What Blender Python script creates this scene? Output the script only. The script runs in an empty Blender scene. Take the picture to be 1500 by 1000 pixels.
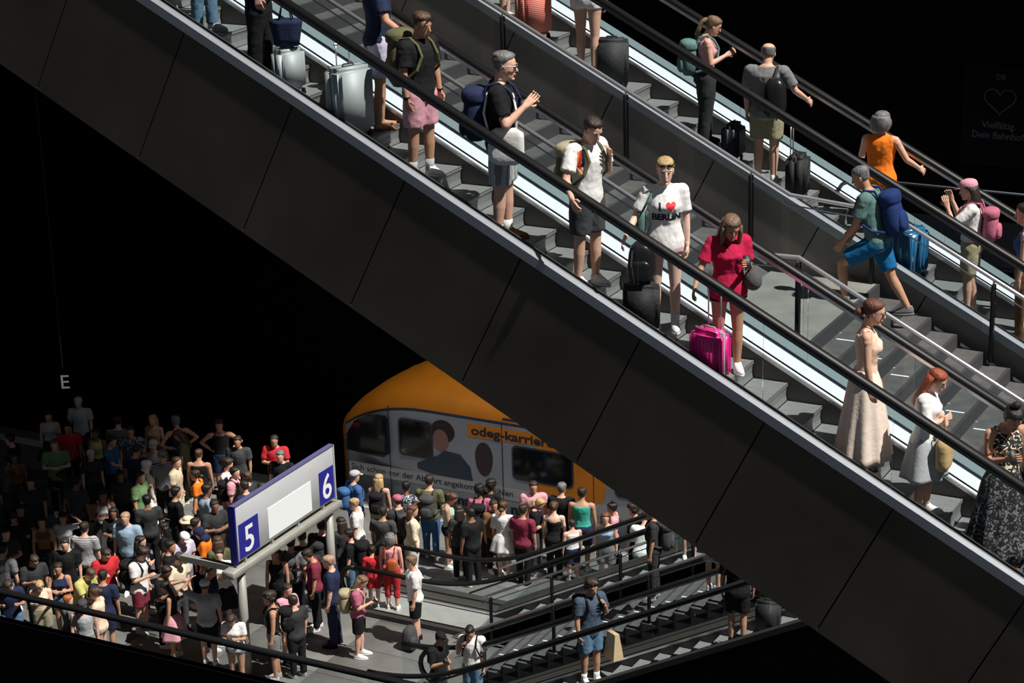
import bpy, bmesh, math, random
from math import sin, cos, pi, radians as R, sqrt
from mathutils import Vector as V, Matrix, Quaternion, noise
from mathutils.bvhtree import BVHTree
random.seed(7)
SC = bpy.context.scene
COL = SC.collection
# ---------------------------------------------------------------- camera
F_PX, PITCH, ROLL, AZ, CAM_Z = 3200.0, R(18.7), R(-1.6), R(28.1), 19.1
CAM = V((0, 0, CAM_Z))
_fh = V((-sin(AZ), cos(AZ), 0)); _rt = V((cos(AZ), sin(AZ), 0))
_f = _fh * cos(PITCH) - V((0, 0, 1)) * sin(PITCH); _u = _rt.cross(_f)
CR = _rt * cos(ROLL) + _u * sin(ROLL); CU = _u * cos(ROLL) - _rt * sin(ROLL); CF = _f
cd = bpy.data.cameras.new('camera'); cam = bpy.data.objects.new('camera', cd); COL.objects.link(cam)
cd.sensor_width = 36; cd.lens = F_PX / 1500 * 36; cd.clip_end = 300; cd.clip_start = 0.5
m = Matrix((CR, CU, -CF)).transposed().to_4x4(); m.translation = CAM; cam.matrix_world = m
SC.camera = cam
# ---------------------------------------------------------------- light
SC.view_settings.view_transform = 'Standard'; SC.view_settings.look = 'None'
SC.view_settings.exposure = 0.0; SC.view_settings.gamma = 1.0; SC.view_settings.use_curve_mapping = False
w = bpy.data.worlds.new('sky'); SC.world = w; w.use_nodes = True
w.node_tree.nodes['Background'].inputs[0].default_value = (.78, .87, 1, 1)
w.node_tree.nodes['Background'].inputs[1].default_value = 0.10
sd = bpy.data.lights.new('sun', 'SUN'); sd.energy = 5.6; sd.angle = R(.55); sd.color = (1, .95, .87)
sun = bpy.data.objects.new('sun', sd); COL.objects.link(sun)
SUN_DIR = V((.53, -.035, .85)).normalized()
sun.rotation_euler = SUN_DIR.to_track_quat('Z', 'Y').to_euler(); sun.location = (0, 20, 40)
# unseen fill lights added to brighten the side of the train
for i, lx in enumerate((-21, -15)):
    ld = bpy.data.lights.new('train_fill_light', 'AREA'); ld.shape = 'RECTANGLE'; ld.size = 5; ld.size_y = .4
    ld.energy = 95; ld.color = (1, .97, .92); ld.spread = R(95)
    lo = bpy.data.objects.new('train_fill_light', ld); COL.objects.link(lo); lo.location = (lx, 35.6, 13.2)
    lo.rotation_euler = (R(24), 0, 0)
# ---------------------------------------------------------------- pixel -> world helpers
def ray(x, y): return CF * F_PX + CR * (x - 750) - CU * (y - 500)
def onZ(x, y, Z): d = ray(x, y); return CAM + d * ((Z - CAM_Z) / d.z)
def onY(x, y, Y): d = ray(x, y); return CAM + d * (Y / d.y)
def onX(x, y, X): d = ray(x, y); return CAM + d * (X / d.x)
def proj(p):
    q = p - CAM; z = q.dot(CF); return 750 + F_PX * q.dot(CR) / z, 500 - F_PX * q.dot(CU) / z
# ---------------------------------------------------------------- materials
MC = {}
def mat(key, col, rough=.6, metal=0, bump=0, bscale=40, var=0, vscale=3, spec=.5, emit=0, stretch=None):
    if key in MC: return MC[key]
    mt = bpy.data.materials.new(key); mt.use_nodes = True; MC[key] = mt
    nt = mt.node_tree; b = nt.nodes['Principled BSDF']
    b.inputs['Base Color'].default_value = (*col, 1); b.inputs['Roughness'].default_value = rough
    b.inputs['Metallic'].default_value = metal; b.inputs['Specular IOR Level'].default_value = spec
    if emit:
        b.inputs['Emission Color'].default_value = (*col, 1); b.inputs['Emission Strength'].default_value = emit
    if bump or var:
        tc = nt.nodes.new('ShaderNodeTexCoord'); mp = nt.nodes.new('ShaderNodeMapping')
        nt.links.new(tc.outputs['Object'], mp.inputs[0])
        if stretch: mp.inputs['Scale'].default_value = stretch
    if bump:
        n = nt.nodes.new('ShaderNodeTexNoise'); n.inputs['Scale'].default_value = bscale; n.inputs['Detail'].default_value = 3
        bp = nt.nodes.new('ShaderNodeBump'); bp.inputs['Strength'].default_value = bump; bp.inputs['Distance'].default_value = .02
        nt.links.new(mp.outputs[0], n.inputs[0]); nt.links.new(n.outputs[0], bp.inputs['Height']); nt.links.new(bp.outputs[0], b.inputs['Normal'])
    if var:
        n = nt.nodes.new('ShaderNodeTexNoise'); n.inputs['Scale'].default_value = vscale; n.inputs['Detail'].default_value = 4
        cr = nt.nodes.new('ShaderNodeMapRange'); cr.inputs[1].default_value = .3; cr.inputs[2].default_value = .7
        cr.inputs[3].default_value = 1 - var; cr.inputs[4].default_value = 1 + var
        mx = nt.nodes.new('ShaderNodeVectorMath'); mx.operation = 'SCALE'; mx.inputs[0].default_value = col
        nt.links.new(mp.outputs[0], n.inputs[0]); nt.links.new(n.outputs[0], cr.inputs[0]); nt.links.new(cr.outputs[0], mx.inputs['Scale'])
        nt.links.new(mx.outputs[0], b.inputs['Base Color'])
    return mt
def band_mat(key, c1, c2, scale, axis=2, duty=.5, rough=.85, noise_amt=0, wave=False):
    """two colour pattern: stripes along an axis, or blotchy print when wave"""
    if key in MC: return MC[key]
    mt = bpy.data.materials.new(key); mt.use_nodes = True; MC[key] = mt
    nt = mt.node_tree; b = nt.nodes['Principled BSDF']; b.inputs['Roughness'].default_value = rough
    tc = nt.nodes.new('ShaderNodeTexCoord')
    mx = nt.nodes.new('ShaderNodeMix'); mx.data_type = 'RGBA'; mx.inputs[6].default_value = (*c1, 1); mx.inputs[7].default_value = (*c2, 1)
    gt = nt.nodes.new('ShaderNodeMath'); gt.operation = 'GREATER_THAN'; gt.inputs[1].default_value = duty
    if wave:
        n = nt.nodes.new('ShaderNodeTexNoise'); n.inputs['Scale'].default_value = scale; n.inputs['Detail'].default_value = 1.5; n.inputs['Distortion'].default_value = 2.2
        nt.links.new(tc.outputs['Object'], n.inputs[0]); nt.links.new(n.outputs[0], gt.inputs[0])
    else:
        s = nt.nodes.new('ShaderNodeSeparateXYZ'); nt.links.new(tc.outputs['Object'], s.inputs[0])
        a = nt.nodes.new('ShaderNodeMath'); a.operation = 'MULTIPLY'; a.inputs[1].default_value = scale
        fr = nt.nodes.new('ShaderNodeMath'); fr.operation = 'FRACT'
        nt.links.new(s.outputs[axis], a.inputs[0]); nt.links.new(a.outputs[0], fr.inputs[0]); nt.links.new(fr.outputs[0], gt.inputs[0])
    nt.links.new(gt.outputs[0], mx.inputs[0]); nt.links.new(mx.outputs[2], b.inputs['Base Color'])
    return mt
def glass_mat(key, tint, refl=.06):
    if key in MC: return MC[key]
    mt = bpy.data.materials.new(key); mt.use_nodes = True; MC[key] = mt
    nt = mt.node_tree; nt.nodes.remove(nt.nodes['Principled BSDF']); o = nt.nodes['Material Output']
    t = nt.nodes.new('ShaderNodeBsdfTransparent'); t.inputs[0].default_value = (*tint, 1)
    g = nt.nodes.new('ShaderNodeBsdfGlossy'); g.inputs['Roughness'].default_value = .04; g.inputs[0].default_value = (.9, .95, 1, 1)
    mx = nt.nodes.new('ShaderNodeMixShader'); fz = nt.nodes.new('ShaderNodeLayerWeight'); fz.inputs[0].default_value = refl
    nt.links.new(fz.outputs['Fresnel'], mx.inputs[0]); nt.links.new(t.outputs[0], mx.inputs[1]); nt.links.new(g.outputs[0], mx.inputs[2])
    nt.links.new(mx.outputs[0], o.inputs[0]); return mt
M_STEEL = mat('brushed_steel', (.30, .33, .37), .45, .5, bump=.05, bscale=60)
M_RAIL = mat('polished_steel', (.78, .78, .82), .25, .8)
M_GUIDE = mat('guide_dark', (.10, .10, .11), .5, .4)
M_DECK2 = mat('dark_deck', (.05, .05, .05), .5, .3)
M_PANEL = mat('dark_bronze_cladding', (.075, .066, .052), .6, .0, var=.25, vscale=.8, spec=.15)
M_PANEL2 = mat('bounce_lit_cladding', (.27, .25, .23), .55, .1, var=.2, vscale=.8, spec=.3)  # lighter copy of the cladding; bounce light is put into its colour
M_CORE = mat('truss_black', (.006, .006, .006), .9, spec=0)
M_RUB = mat('black_rubber', (.008, .008, .009), .45, spec=.35)
M_STEP = mat('step_metal', (.30, .315, .32), .5, .35, bump=.25, bscale=9, var=.22, vscale=5, stretch=(1, 14, 1))
M_RISER = mat('riser_metal', (.26, .27, .27), .5, .35, bump=.2, bscale=9, var=.15, vscale=5, stretch=(1, 20, 1))
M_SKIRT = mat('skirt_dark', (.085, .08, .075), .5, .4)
M_INNER = mat('pale_deck', (.64, .70, .78), .4, .1)
M_OUT = mat('outer_deck', (.30, .38, .41), .4, .4)
M_GLASS = glass_mat('balustrade_glass', (.925, .95, .955), .07)
M_STONE = mat('shaded_stair_stone', (.095, .095, .095), .7, 0, var=.2, vscale=6)  # stone darkened so the shade on the stairs is in its colour
M_NOSE = mat('stair_edge_dark', (.05, .05, .055), .6)
M_WHITE = mat('white_strip', (.85, .87, .9), .5)
M_FLOOR = mat('platform_floor', (.13, .13, .125), .7, 0, var=.25, vscale=1.4)
M_BLK = mat('near_black', (.004, .004, .005), .9, spec=0)  # even near-black matte base with no specular
# ---------------------------------------------------------------- mesh helpers
class MB:
    def __init__(s): s.v = []; s.f = []; s.mi = []
    def add(s, vs, fs, mi=0):
        o = len(s.v); s.v += [tuple(v) for v in vs]; s.f += [tuple(i + o for i in f) for f in fs]; s.mi += [mi] * len(fs); return s
    def box(s, a, b, mi=0, M=None):
        (x0, y0, z0), (x1, y1, z1) = a, b
        vs = [V(p) for p in ((x0, y0, z0), (x1, y0, z0), (x1, y1, z0), (x0, y1, z0), (x0, y0, z1), (x1, y0, z1), (x1, y1, z1), (x0, y1, z1))]
        if M: vs = [M @ v for v in vs]
        return s.add(vs, ((0, 3, 2, 1), (4, 5, 6, 7), (0, 1, 5, 4), (1, 2, 6, 5), (2, 3, 7, 6), (3, 0, 4, 7)), mi)
    def loft(s, rings, mi=0, cap=True, closed=True):
        n = len(rings[0]); vs = [p for r in rings for p in r]; fs = []
        for i in range(len(rings) - 1):
            for j in range(n if closed else n - 1):
                k = (j + 1) % n; fs.append((i * n + j, i * n + k, (i + 1) * n + k, (i + 1) * n + j))
        if cap: fs.append(tuple(reversed(range(n)))); fs.append(tuple((len(rings) - 1) * n + j for j in range(n)))
        return s.add(vs, fs, mi)
    def cone(s, p, q, r0, r1, n=10, rnd=True, mi=0, flat=1, up=None):
        p = V(p); q = V(q); d = (q - p)
        if d.length < 1e-6: d = V((0, 0, 1e-4))
        d.normalize(); a = (up if up else (V((0, 1, 0)) if abs(d.y) < .9 else V((1, 0, 0))))
        x = d.cross(a).normalized(); y = d.cross(x).normalized(); R_ = []
        def ring(c, r): return [c + x * (cos(t) * r) + y * (sin(t) * r * flat) for t in [2 * pi * i / n for i in range(n)]]
        if rnd: R_ += [ring(p - d * r0 * .86, r0 * .5), ring(p - d * r0 * .5, r0 * .86)]
        R_ += [ring(p, r0), ring(q, r1)]
        if rnd: R_ += [ring(q + d * r1 * .5, r1 * .86), ring(q + d * r1 * .86, r1 * .5)]
        return s.loft(R_, mi)
    def ell(s, c, rx, ry, rz, n=12, k=8, mi=0, M=None):
        c = V(c); rs = []
        for i in range(k + 1):
            t = pi * (i + .001) / (k + .002); z = -cos(t)
            rs.append([V((rx * sin(t) * cos(2 * pi * j / n), ry * sin(t) * sin(2 * pi * j / n), rz * z)) for j in range(n)])
        rs = [[(c + (M @ p if M else p)) for p in r] for r in rs]
        return s.loft(rs, mi)
    def tube(s, pts, r, n=8, mi=0):
        pts = [V(p) for p in pts]; rs = []
        for i, p in enumerate(pts):
            d = (pts[min(i + 1, len(pts) - 1)] - pts[max(i - 1, 0)]).normalized()
            a = V((0, 1, 0)) if abs(d.y) < .9 else V((1, 0, 0)); x = d.cross(a).normalized(); y = d.cross(x)
            rs.append([p + x * cos(2 * pi * j / n) * r + y * sin(2 * pi * j / n) * r for j in range(n)])
        return s.loft(rs, mi)
    def mesh(s, name, mats=(), smooth=False, fix=True):
        me = bpy.data.meshes.new(name); me.from_pydata([tuple(v) for v in s.v], [], s.f)
        for m_ in mats: me.materials.append(m_)
        if len(mats) > 1: me.polygons.foreach_set('material_index', s.mi)
        if fix:
            b = bmesh.new(); b.from_mesh(me); bmesh.ops.recalc_face_normals(b, faces=b.faces); b.to_mesh(me); b.free()
        if smooth: me.polygons.foreach_set('use_smooth', [True] * len(me.polygons))
        me.update(); return me
def O(name, me, parent=None, mats=None, loc=None, M=None):
    o = bpy.data.objects.new(name, me); COL.objects.link(o)
    if parent: o.parent = parent
    if M is not None: o.matrix_local = M
    elif loc is not None: o.location = loc
    if mats:
        for i, m_ in enumerate(mats):
            if i < len(o.material_slots): o.material_slots[i].link = 'OBJECT'; o.material_slots[i].material = m_
    return o
def thing(name, label, cat, loc=(0, 0, 0), rz=0, group=None, M=None):
    o = bpy.data.objects.new(name, None); COL.objects.link(o); o.empty_display_size = .1
    if M is not None: o.matrix_world = M
    else: o.location = loc; o.rotation_euler = (0, 0, rz)
    return tag(o, label, cat, group)
def tag(o, label, cat, group=None):
    o['label'] = label; o['category'] = cat
    if group: o['group'] = group
    return o
def struct(name, me, parent=None, **k):
    o = O(name, me, parent, **k)
    if not parent: o['kind'] = 'structure'
    return o
def boxmesh(name, a, b, mt, M=None): return MB().box(a, b, 0, M).mesh(name, [mt])
def bevel(me, w, seg=2):
    b = bmesh.new(); b.from_mesh(me)
    bmesh.ops.bevel(b, geom=list(b.edges), offset=w, segments=seg, affect='EDGES', profile=.5, clamp_overlap=True)
    for f_ in b.faces: f_.smooth = True
    b.to_mesh(me); b.free(); return me
def split_letters(me):
    b = bmesh.new(); b.from_mesh(me); b.faces.ensure_lookup_table(); seen_ = set(); isl = []
    for f0 in b.faces:
        if f0.index in seen_: continue
        st = [f0]; seen_.add(f0.index); fs = []
        while st:
            f_ = st.pop(); fs.append(f_)
            for v in f_.verts:
                for g in v.link_faces:
                    if g.index not in seen_: seen_.add(g.index); st.append(g)
        xs_ = [v.co.x for f_ in fs for v in f_.verts]; isl.append([min(xs_), max(xs_), fs])
    isl.sort(key=lambda q: q[0]); gs = []
    for q in isl:
        if gs and q[0] < gs[-1][1] - .3 * min(q[1] - q[0], gs[-1][1] - gs[-1][0]): gs[-1][1] = max(gs[-1][1], q[1]); gs[-1][2] += q[2]
        else: gs.append(q)
    out = []
    for q in gs:
        mb = MB()
        for f_ in q[2]: mb.add([v.co.copy() for v in f_.verts], (tuple(range(len(f_.verts))),))
        m2 = mb.mesh('letter', fix=False); c = bmesh.new(); c.from_mesh(m2); bmesh.ops.remove_doubles(c, verts=c.verts, dist=1e-5); c.to_mesh(m2); c.free(); out.append(m2)
    b.free(); return out
def text_mesh(s, size, font_bold=.0, align='LEFT'):
    c = bpy.data.curves.new('lettering', 'FONT'); c.body = s; c.size = size; c.offset = font_bold; c.align_x = align
    c.resolution_u = 3
    o = bpy.data.objects.new('lettering', c); COL.objects.link(o)
    dg = bpy.context.evaluated_depsgraph_get(); me = bpy.data.meshes.new_from_object(o.evaluated_get(dg))
    bpy.data.objects.remove(o); bpy.data.curves.remove(c); return me
# ---------------------------------------------------------------- setting
TA = math.tan(R(27.3)); SA, CA = sin(R(27.3)), cos(R(27.3))
fl = struct('floor', boxmesh('floor', (-60, 28.52, -.3), (10, 38.95, 0), M_FLOOR))
# paving slabs of the platform where they can be told apart
slab = bevel(boxmesh('slab', (-.995, -.595, 0), (.995, .595, .012), mat('paving_slab', (.15, .15, .145), .65, 0, var=.18, vscale=2)), .006, 1)
for i in range(9):
    for j in range(8):
        O('paving_slab', slab, fl, loc=(-30 + 2 * i, 29.2 + 1.2 * j, 0))
struct('trim_1', boxmesh('platform_edge', (-60, 38.2, 0), (10, 38.5, .016), mat('edge_pale', (.5, .5, .47), .6)))
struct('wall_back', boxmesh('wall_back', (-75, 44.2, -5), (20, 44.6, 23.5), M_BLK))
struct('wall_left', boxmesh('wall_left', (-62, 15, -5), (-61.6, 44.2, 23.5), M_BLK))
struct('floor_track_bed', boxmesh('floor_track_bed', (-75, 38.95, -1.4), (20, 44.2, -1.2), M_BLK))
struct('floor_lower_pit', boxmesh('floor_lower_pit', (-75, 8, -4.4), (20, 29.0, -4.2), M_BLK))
# unseen slabs added overhead to shade the back and left of the platform
struct('shade_slab', boxmesh('shade_slab', (-75, 37.3, 24), (20, 44.6, 24.5), M_BLK))
struct('shade_slab.001', boxmesh('shade_slab', (-75, 8, 24.01), (-13.3, 37.3, 24.5), M_BLK))
# parapet with handrail at lower left, parallel to the tracks
parapet = thing('parapet_railing', 'dark solid parapet with black handrail running along the lower left edge', 'railing', (0, 28.4, 0))
O('kerb_wall', boxmesh('kerb', (-60, -.05, -4.2), (-10, .12, 1.19), M_BLK), parapet)
O('handrail', bevel(boxmesh('hr', (-60, -.05, 1.72), (-10, .08, 1.82), M_RUB), .03, 2), parapet)
gp = boxmesh('gl', (-1.43, 0, 1.19), (1.43, .015, 1.74), M_GLASS)
for i in range(7): O('glass_panel', gp, parapet, loc=(-17 - 2.9 * i, .02, 0))
# ---------------------------------------------------------------- escalators
def slope_box(mb, x0, x1, sg, h, y0, y1, z0, z1, mi=0):
    """box along the incline: z = h + sg*X*TA + (z0..z1)"""
    vs = [(x, y, h + sg * x * TA + z) for x in (x0, x1) for (y, z) in ((y0, z0), (y1, z0), (y1, z1), (y0, z1))]
    return mb.add(vs, ((0, 1, 2, 3), (7, 6, 5, 4), (0, 4, 5, 1), (1, 5, 6, 2), (2, 6, 7, 3), (3, 7, 4, 0)), mi)
def slope_poly(mb, x0, x1, sg, h, prof, mi=0):
    n = len(prof)
    return mb.loft([[V((x, y, h + sg * x * TA + z)) for (y, z) in prof] for x in (x0, x1)], mi)
def escalator(name, label, Y0, sg, b, x0, x1, phase, hbal=1.0, jphase=-12.36, panel=M_PANEL, clad=True, flat=None, run=.368, nos=-.06, inner=M_INNER, deck=M_STEEL, outer=M_OUT):
    t = thing(name, label, 'escalator', (0, 0, 0)); t.location = (0, Y0, 0)
    xa = x0; xb = x1
    # cladding panels between slanted joints
    if clad:
        core = MB(); slope_box(core, xa, xb, sg, b, .03, 1.60, -1.76, -.25); O('truss', core.mesh('truss', [M_CORE]), t)
        sp = 1.306; k = int(math.floor((xa - jphase) / sp)) - 1
        while jphase + k * sp < xb:
            xs = jphase + k * sp; xe = xs + sp; g = .007
            # joint leans: perpendicular to the incline
            D = 1.8; dx = -sg * -1 * D * SA * CA; 
            pts = []
            for (x, z) in ((xs + g, 0), (xe - g, 0)):
                top = V((x, 0, b + sg * x * TA)); n = V((sg * SA, 0, -CA)) * (D * CA)
                pts.append((top, top + n))
            m_ = MB(); q = []
            for y in (0, .028): q += [pts[0][0] + V((0, y, 0)), pts[1][0] + V((0, y, 0)), pts[1][1] + V((0, y, 0)), pts[0][1] + V((0, y, 0))]
            m_.add(q, ((0, 1, 2, 3), (7, 6, 5, 4), (0, 4, 5, 1), (1, 5, 6, 2), (2, 6, 7, 3), (3, 7, 4, 0)))
            O('cladding_panel', m_.mesh('cladding_panel', [panel]), t); k += 1
        fm = MB(); slope_box(fm, xa, xb, sg, b, 1.60, 1.63, -1.8, 0); O('rear_cladding', fm.mesh('rear', [panel]), t)
        um = MB(); slope_box(um, xa, xb, sg, b, .0, 1.62, -1.83, -1.80); O('soffit', um.mesh('soffit', [panel]), t)
    segs = [(xa, xb, sg)]
    def run_all(fn, nm, mt):
        mb = MB(); fn(mb, xa, xb, sg, b)
        if flat: fn(mb, flat[0], flat[1], 0, b + sg * flat[1] * TA)
        return O(nm, mb.mesh(nm, [mt]), t)
    run_all(lambda mb, a, c, s, h: slope_poly(mb, a, c, s, h, ((-.012, -.005), (-.012, .105), (.045, .125), (.075, .125), (.075, -.005))), 'outer_deck', deck).__setitem__('label', 'brushed steel deck edge')
    run_all(lambda mb, a, c, s, h: slope_box(mb, a, c, s, h, .08, .2, -.2, .09), 'near_skirt', M_SKIRT)
    run_all(lambda mb, a, c, s, h: slope_box(mb, a, c, s, h, 1.06, 1.1, -.5, .045), 'far_skirt', M_SKIRT)
    run_all(lambda mb, a, c, s, h: slope_box(mb, a, c, s, h, 1.045, 1.075, .03, .062), 'skirt_trim', M_RAIL)
    run_all(lambda mb, a, c, s, h: slope_poly(mb, a, c, s, h, ((1.10, .02), (1.10, .05), (1.135, .07), (1.32, .115), (1.32, .02))), 'inner_deck', inner)
    run_all(lambda mb, a, c, s, h: slope_box(mb, a, c, s, h, 1.34, 1.62, -.02, .09), 'far_outer_deck', outer)
    run_all(lambda mb, a, c, s, h: slope_box(mb, a, c, s, h, 1.118, 1.13, .062, .078), 'inner_trim', M_RUB)
    # glass and handrails on both sides
    for yy in (.1, 1.33):
        L = 1.31; x = xa
        while x < xb - .2:
            g = MB(); slope_box(g, x + .006, min(x + L, xb) - .006, sg, b, yy - .005, yy + .005, .08, hbal - .06)
            O('glass_panel', g.mesh('glass', [M_GLASS]), t); x += L
        def rail(mb, a, c, s, h): slope_poly(mb, a, c, s, h, [(yy + .056 * cos(q) * (1 if abs(cos(q)) < .9 else 1), hbal + .046 * sin(q)) for q in [2 * pi * i / 10 for i in range(10)]])
        mb = MB()
        if not flat: rail(mb, xa, xb, sg, b)
        else:
            # smooth easing between the level and inclined runs
            P = []; xf = flat[1]; zf = b + sg * xf * TA
            P.append(V((flat[0], yy, zf + hbal)))
            for i in range(9):
                u = -1 + i / 4; x = xf + u * 1.1
                P.append(V((x, yy, zf + hbal + sg * TA * 1.1 * ((u + 1) ** 2) / 4)))
            P.append(V((xb, yy, b + sg * xb * TA + hbal)))
            rr = []
            for p in P: rr.append([p + V((0, .056 * cos(q), .046 * sin(q))) for q in [2 * pi * i / 10 for i in range(10)]])
            mb.loft(rr)
            # newel: handrail curls down and back
            nx = flat[0]; cz = zf + hbal; rr = []
            for i in range(9):
                a = pi / 2 + pi * i / 8; c = V((nx + .33 * cos(a), yy, cz - .33 + .33 * sin(a))); nn = V((cos(a), 0, sin(a)))
                rr.append([c + V((0, .056 * cos(q), 0)) + nn * (.046 * sin(q)) for q in [2 * pi * j / 10 for j in range(10)]])
            mb.loft(rr)
            g = MB(); g.box((flat[0] - .25, yy - .005, zf + .1), (flat[1] - 1.12, yy + .005, zf + hbal - .05)); O('glass_panel', g.mesh('glass', [M_GLASS]), t)
            g = MB(); g.box((flat[1] - 1.1, yy - .005, zf + .1), (flat[1] + .0, yy + .005, zf + hbal - .05)); O('glass_panel', g.mesh('glass', [M_GLASS]), t)
        O('handrail', mb.mesh('handrail', [M_RUB], smooth=True), t)
        mb = MB(); slope_box(mb, xa if not flat else flat[1], xb, sg, b, yy - .022, yy + .022, hbal - .075, hbal - .04); O('handrail_guide', mb.mesh('guide', [M_RAIL if yy > 1 else M_GUIDE]), t)
    # steps
    s = MB(); w0, w1 = .2, 1.045; rise = run * TA
    s.box((-run, w0, -.03), (0, w1, 0), 0)
    pr = [(0, -.0), (.0, -.012), (-.016, -rise * .35), (-.02, -rise * .7), (-.008, -rise), (-.05, -rise - .02), (-.05, -.02)]
    s.loft([[V((x, y, z)) for (x, z) in pr] for y in (w0, w1)], 1)
    s.box((-.014, w0, -.001), (0, w1, .003), 1)
    sm = s.mesh('step', [M_STEP, M_RISER])
    if sg > 0:
        sm.transform(Matrix.Scale(-1, 4, (1, 0, 0))); sm.flip_normals()
    k = int((xa - phase) / run) + 1; st = flat[1] if flat else -1e9
    while phase + k * run < xb:
        X = phase + k * run; z = b + nos + sg * X * TA
        if X > st: O('step', sm, t, loc=(X, 0, z))
        k += 1
    if flat:
        O('comb_plate', boxmesh('comb', (flat[0] - 1.4, .2, 0), (flat[1] - .05, 1.045, .02), mat('comb_plate_metal', (.42, .43, .41), .5, .3, var=.1)), t)
    return t
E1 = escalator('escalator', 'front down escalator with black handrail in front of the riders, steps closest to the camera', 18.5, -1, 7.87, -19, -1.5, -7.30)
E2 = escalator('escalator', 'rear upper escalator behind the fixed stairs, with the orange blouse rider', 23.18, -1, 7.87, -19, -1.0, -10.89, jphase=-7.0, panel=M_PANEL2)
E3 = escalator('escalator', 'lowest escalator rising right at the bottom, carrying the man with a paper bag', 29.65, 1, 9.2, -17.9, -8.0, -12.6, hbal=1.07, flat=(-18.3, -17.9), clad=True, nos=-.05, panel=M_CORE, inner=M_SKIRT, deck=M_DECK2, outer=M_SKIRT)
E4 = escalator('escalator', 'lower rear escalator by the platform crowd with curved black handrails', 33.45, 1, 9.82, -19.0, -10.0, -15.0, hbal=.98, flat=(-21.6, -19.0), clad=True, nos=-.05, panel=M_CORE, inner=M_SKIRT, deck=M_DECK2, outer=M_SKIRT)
# ---------------------------------------------------------------- upper fixed stairs
def stairs(name, label, Ya, Yb, flights, sg):
    t = thing(name, label, 'stairs', (0, 0, 0)); t.location = (0, Ya, 0); W = Yb - Ya
    run, rise = .31, .31 * TA
    st = MB(); st.box((-run - .03, 0, -.16), (0, W, 0), 0); st.box((-.035, 0, -.17), (.004, W, .003), 1)
    st.box((-run, W * .46, 0), (-run + .03, W * .46 + .01, .002), 2); st.box((-run + .05, .95, .001), (-.06, .98, .005), 2)
    sm = st.mesh('stair_step', [M_STONE, M_NOSE, M_WHITE])
    if sg > 0: sm.transform(Matrix.Scale(-1, 4, (1, 0, 0))); sm.flip_normals()
    for (xs, xe, h) in flights:
        n = int((xe - xs) / run)
        for i in range(n):
            X = xs + i * run if sg < 0 else xe - i * run
            O('stair_step', sm, t, loc=(X, 0, h + sg * X * TA))
        u = MB(); slope_box(u, xs, xe, sg, h, 0, W, -.5, -.19); O('stair_soffit', u.mesh('soffit', [M_STONE]), t)
        for i in range(n):
            X = xs + i * run if sg < 0 else xe - i * run; u = MB(); slope_box(u, X + .03, X + .19, sg, h, W + .01, W + .03, -.125, -.095); O('light_strip', u.mesh('strip', [M_WHITE]), t)
    return t
HU, HL = 7.20, 7.73
ST = stairs('fixed_stairs', 'grey stone stairs with a landing between the two upper escalators', 20.45, 23.02, ((-19, -8.5, HU), (-7.5 + .31, -1, HL)), -1)
zl = HL + 7.5 * TA
lm = MB(); lm.box((-8.83, 0, zl - .3), (-7.5, 2.57, zl)); O('landing', lm.mesh('landing', [mat('lit_landing_stone', (.24, .245, .23), .6, var=.15)]), ST)  # lighter stone copy; the light on the landing is put into its colour
lm = MB(); lm.box((-7.535, 0, zl - .17), (-7.496, 2.57, zl + .003)); O('landing_edge', lm.mesh('landing_edge', [M_NOSE]), ST)
def railing(label, Y, sg, pts, posts, drop, lower=.3):
    t = thing('stair_railing', label, 'railing', (0, 0, 0)); t.location = (0, Y, 0)
    O('handrail', MB().tube([(x, 0, z) for x, z in pts], .026, 8).mesh('rail', [M_RAIL], smooth=True), t)
    O('lower_rail', MB().tube([(x, 0, z - lower * .4) for x, z in pts], .010, 6).mesh('rail', [M_STEEL], smooth=True), t)
    for i in range(len(pts) - 1):
        (xa, za), (xb, zb) = pts[i], pts[i + 1]; n = max(1, round((xb - xa) / 1.3))
        for k in range(n):
            u0, u1 = k / n + .01, (k + 1) / n - .01; g = MB()
            q = [V((xa + (xb - xa) * u, y, za + (zb - za) * u + dz)) for y in (-.005, .005) for (u, dz) in ((u0, -.12), (u1, -.12), (u1, -.78), (u0, -.78))]
            g.add(q, ((0, 1, 2, 3), (7, 6, 5, 4), (0, 4, 5, 1), (1, 5, 6, 2), (2, 6, 7, 3), (3, 7, 4, 0)))
            O('glass_panel', g.mesh('glass', [M_GLASS]), t)
    pm = bevel(boxmesh('post', (-.022, -.035, -drop), (.022, .035, -.06), mat('dark_post', (.02, .02, .022), .4, .6)), .006, 1)
    sm = MB().tube([(0, 0, -.08), (0, 0, 0)], .012, 6).mesh('stem', [M_RAIL])
    for x in posts:
        for i in range(len(pts) - 1):
            (xa, za), (xb, zb) = pts[i], pts[i + 1]
            if xa <= x <= xb: z = za + (zb - za) * (x - xa) / (xb - xa)
        p = O('post', pm, t, loc=(x, 0, z)); O('post_stem', sm, p)
    return t
far_pts = [(-19, 8.11 + 19 * TA), (-8.6, 8.11 + 8.6 * TA), (-7.42, 8.11 + 8.6 * TA), (-1.5, 8.63 + 1.5 * TA + (8.11 + 8.6 * TA - 8.63 - 7.42 * TA) * 0)]
far_pts[2] = (-7.42, 8.63 + 7.42 * TA)
railing('silver handrail on dark posts along the far side of the upper stairs', 23.0, -1, far_pts, (-13.9, -12.29, -10.67, -9.08, -7.6, -6.18, -4.7), .98)
near_pts = [(-19, 8.09 + 19 * TA), (-8.6, 8.09 + 8.6 * TA), (-7.62, 8.63 + 7.6 * TA), (-1.5, 8.63 + 1.5 * TA)]
railing('bright silver handrail on the near side of the upper stairs', 20.66, -1, near_pts, (-7.62,), .93)
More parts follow.
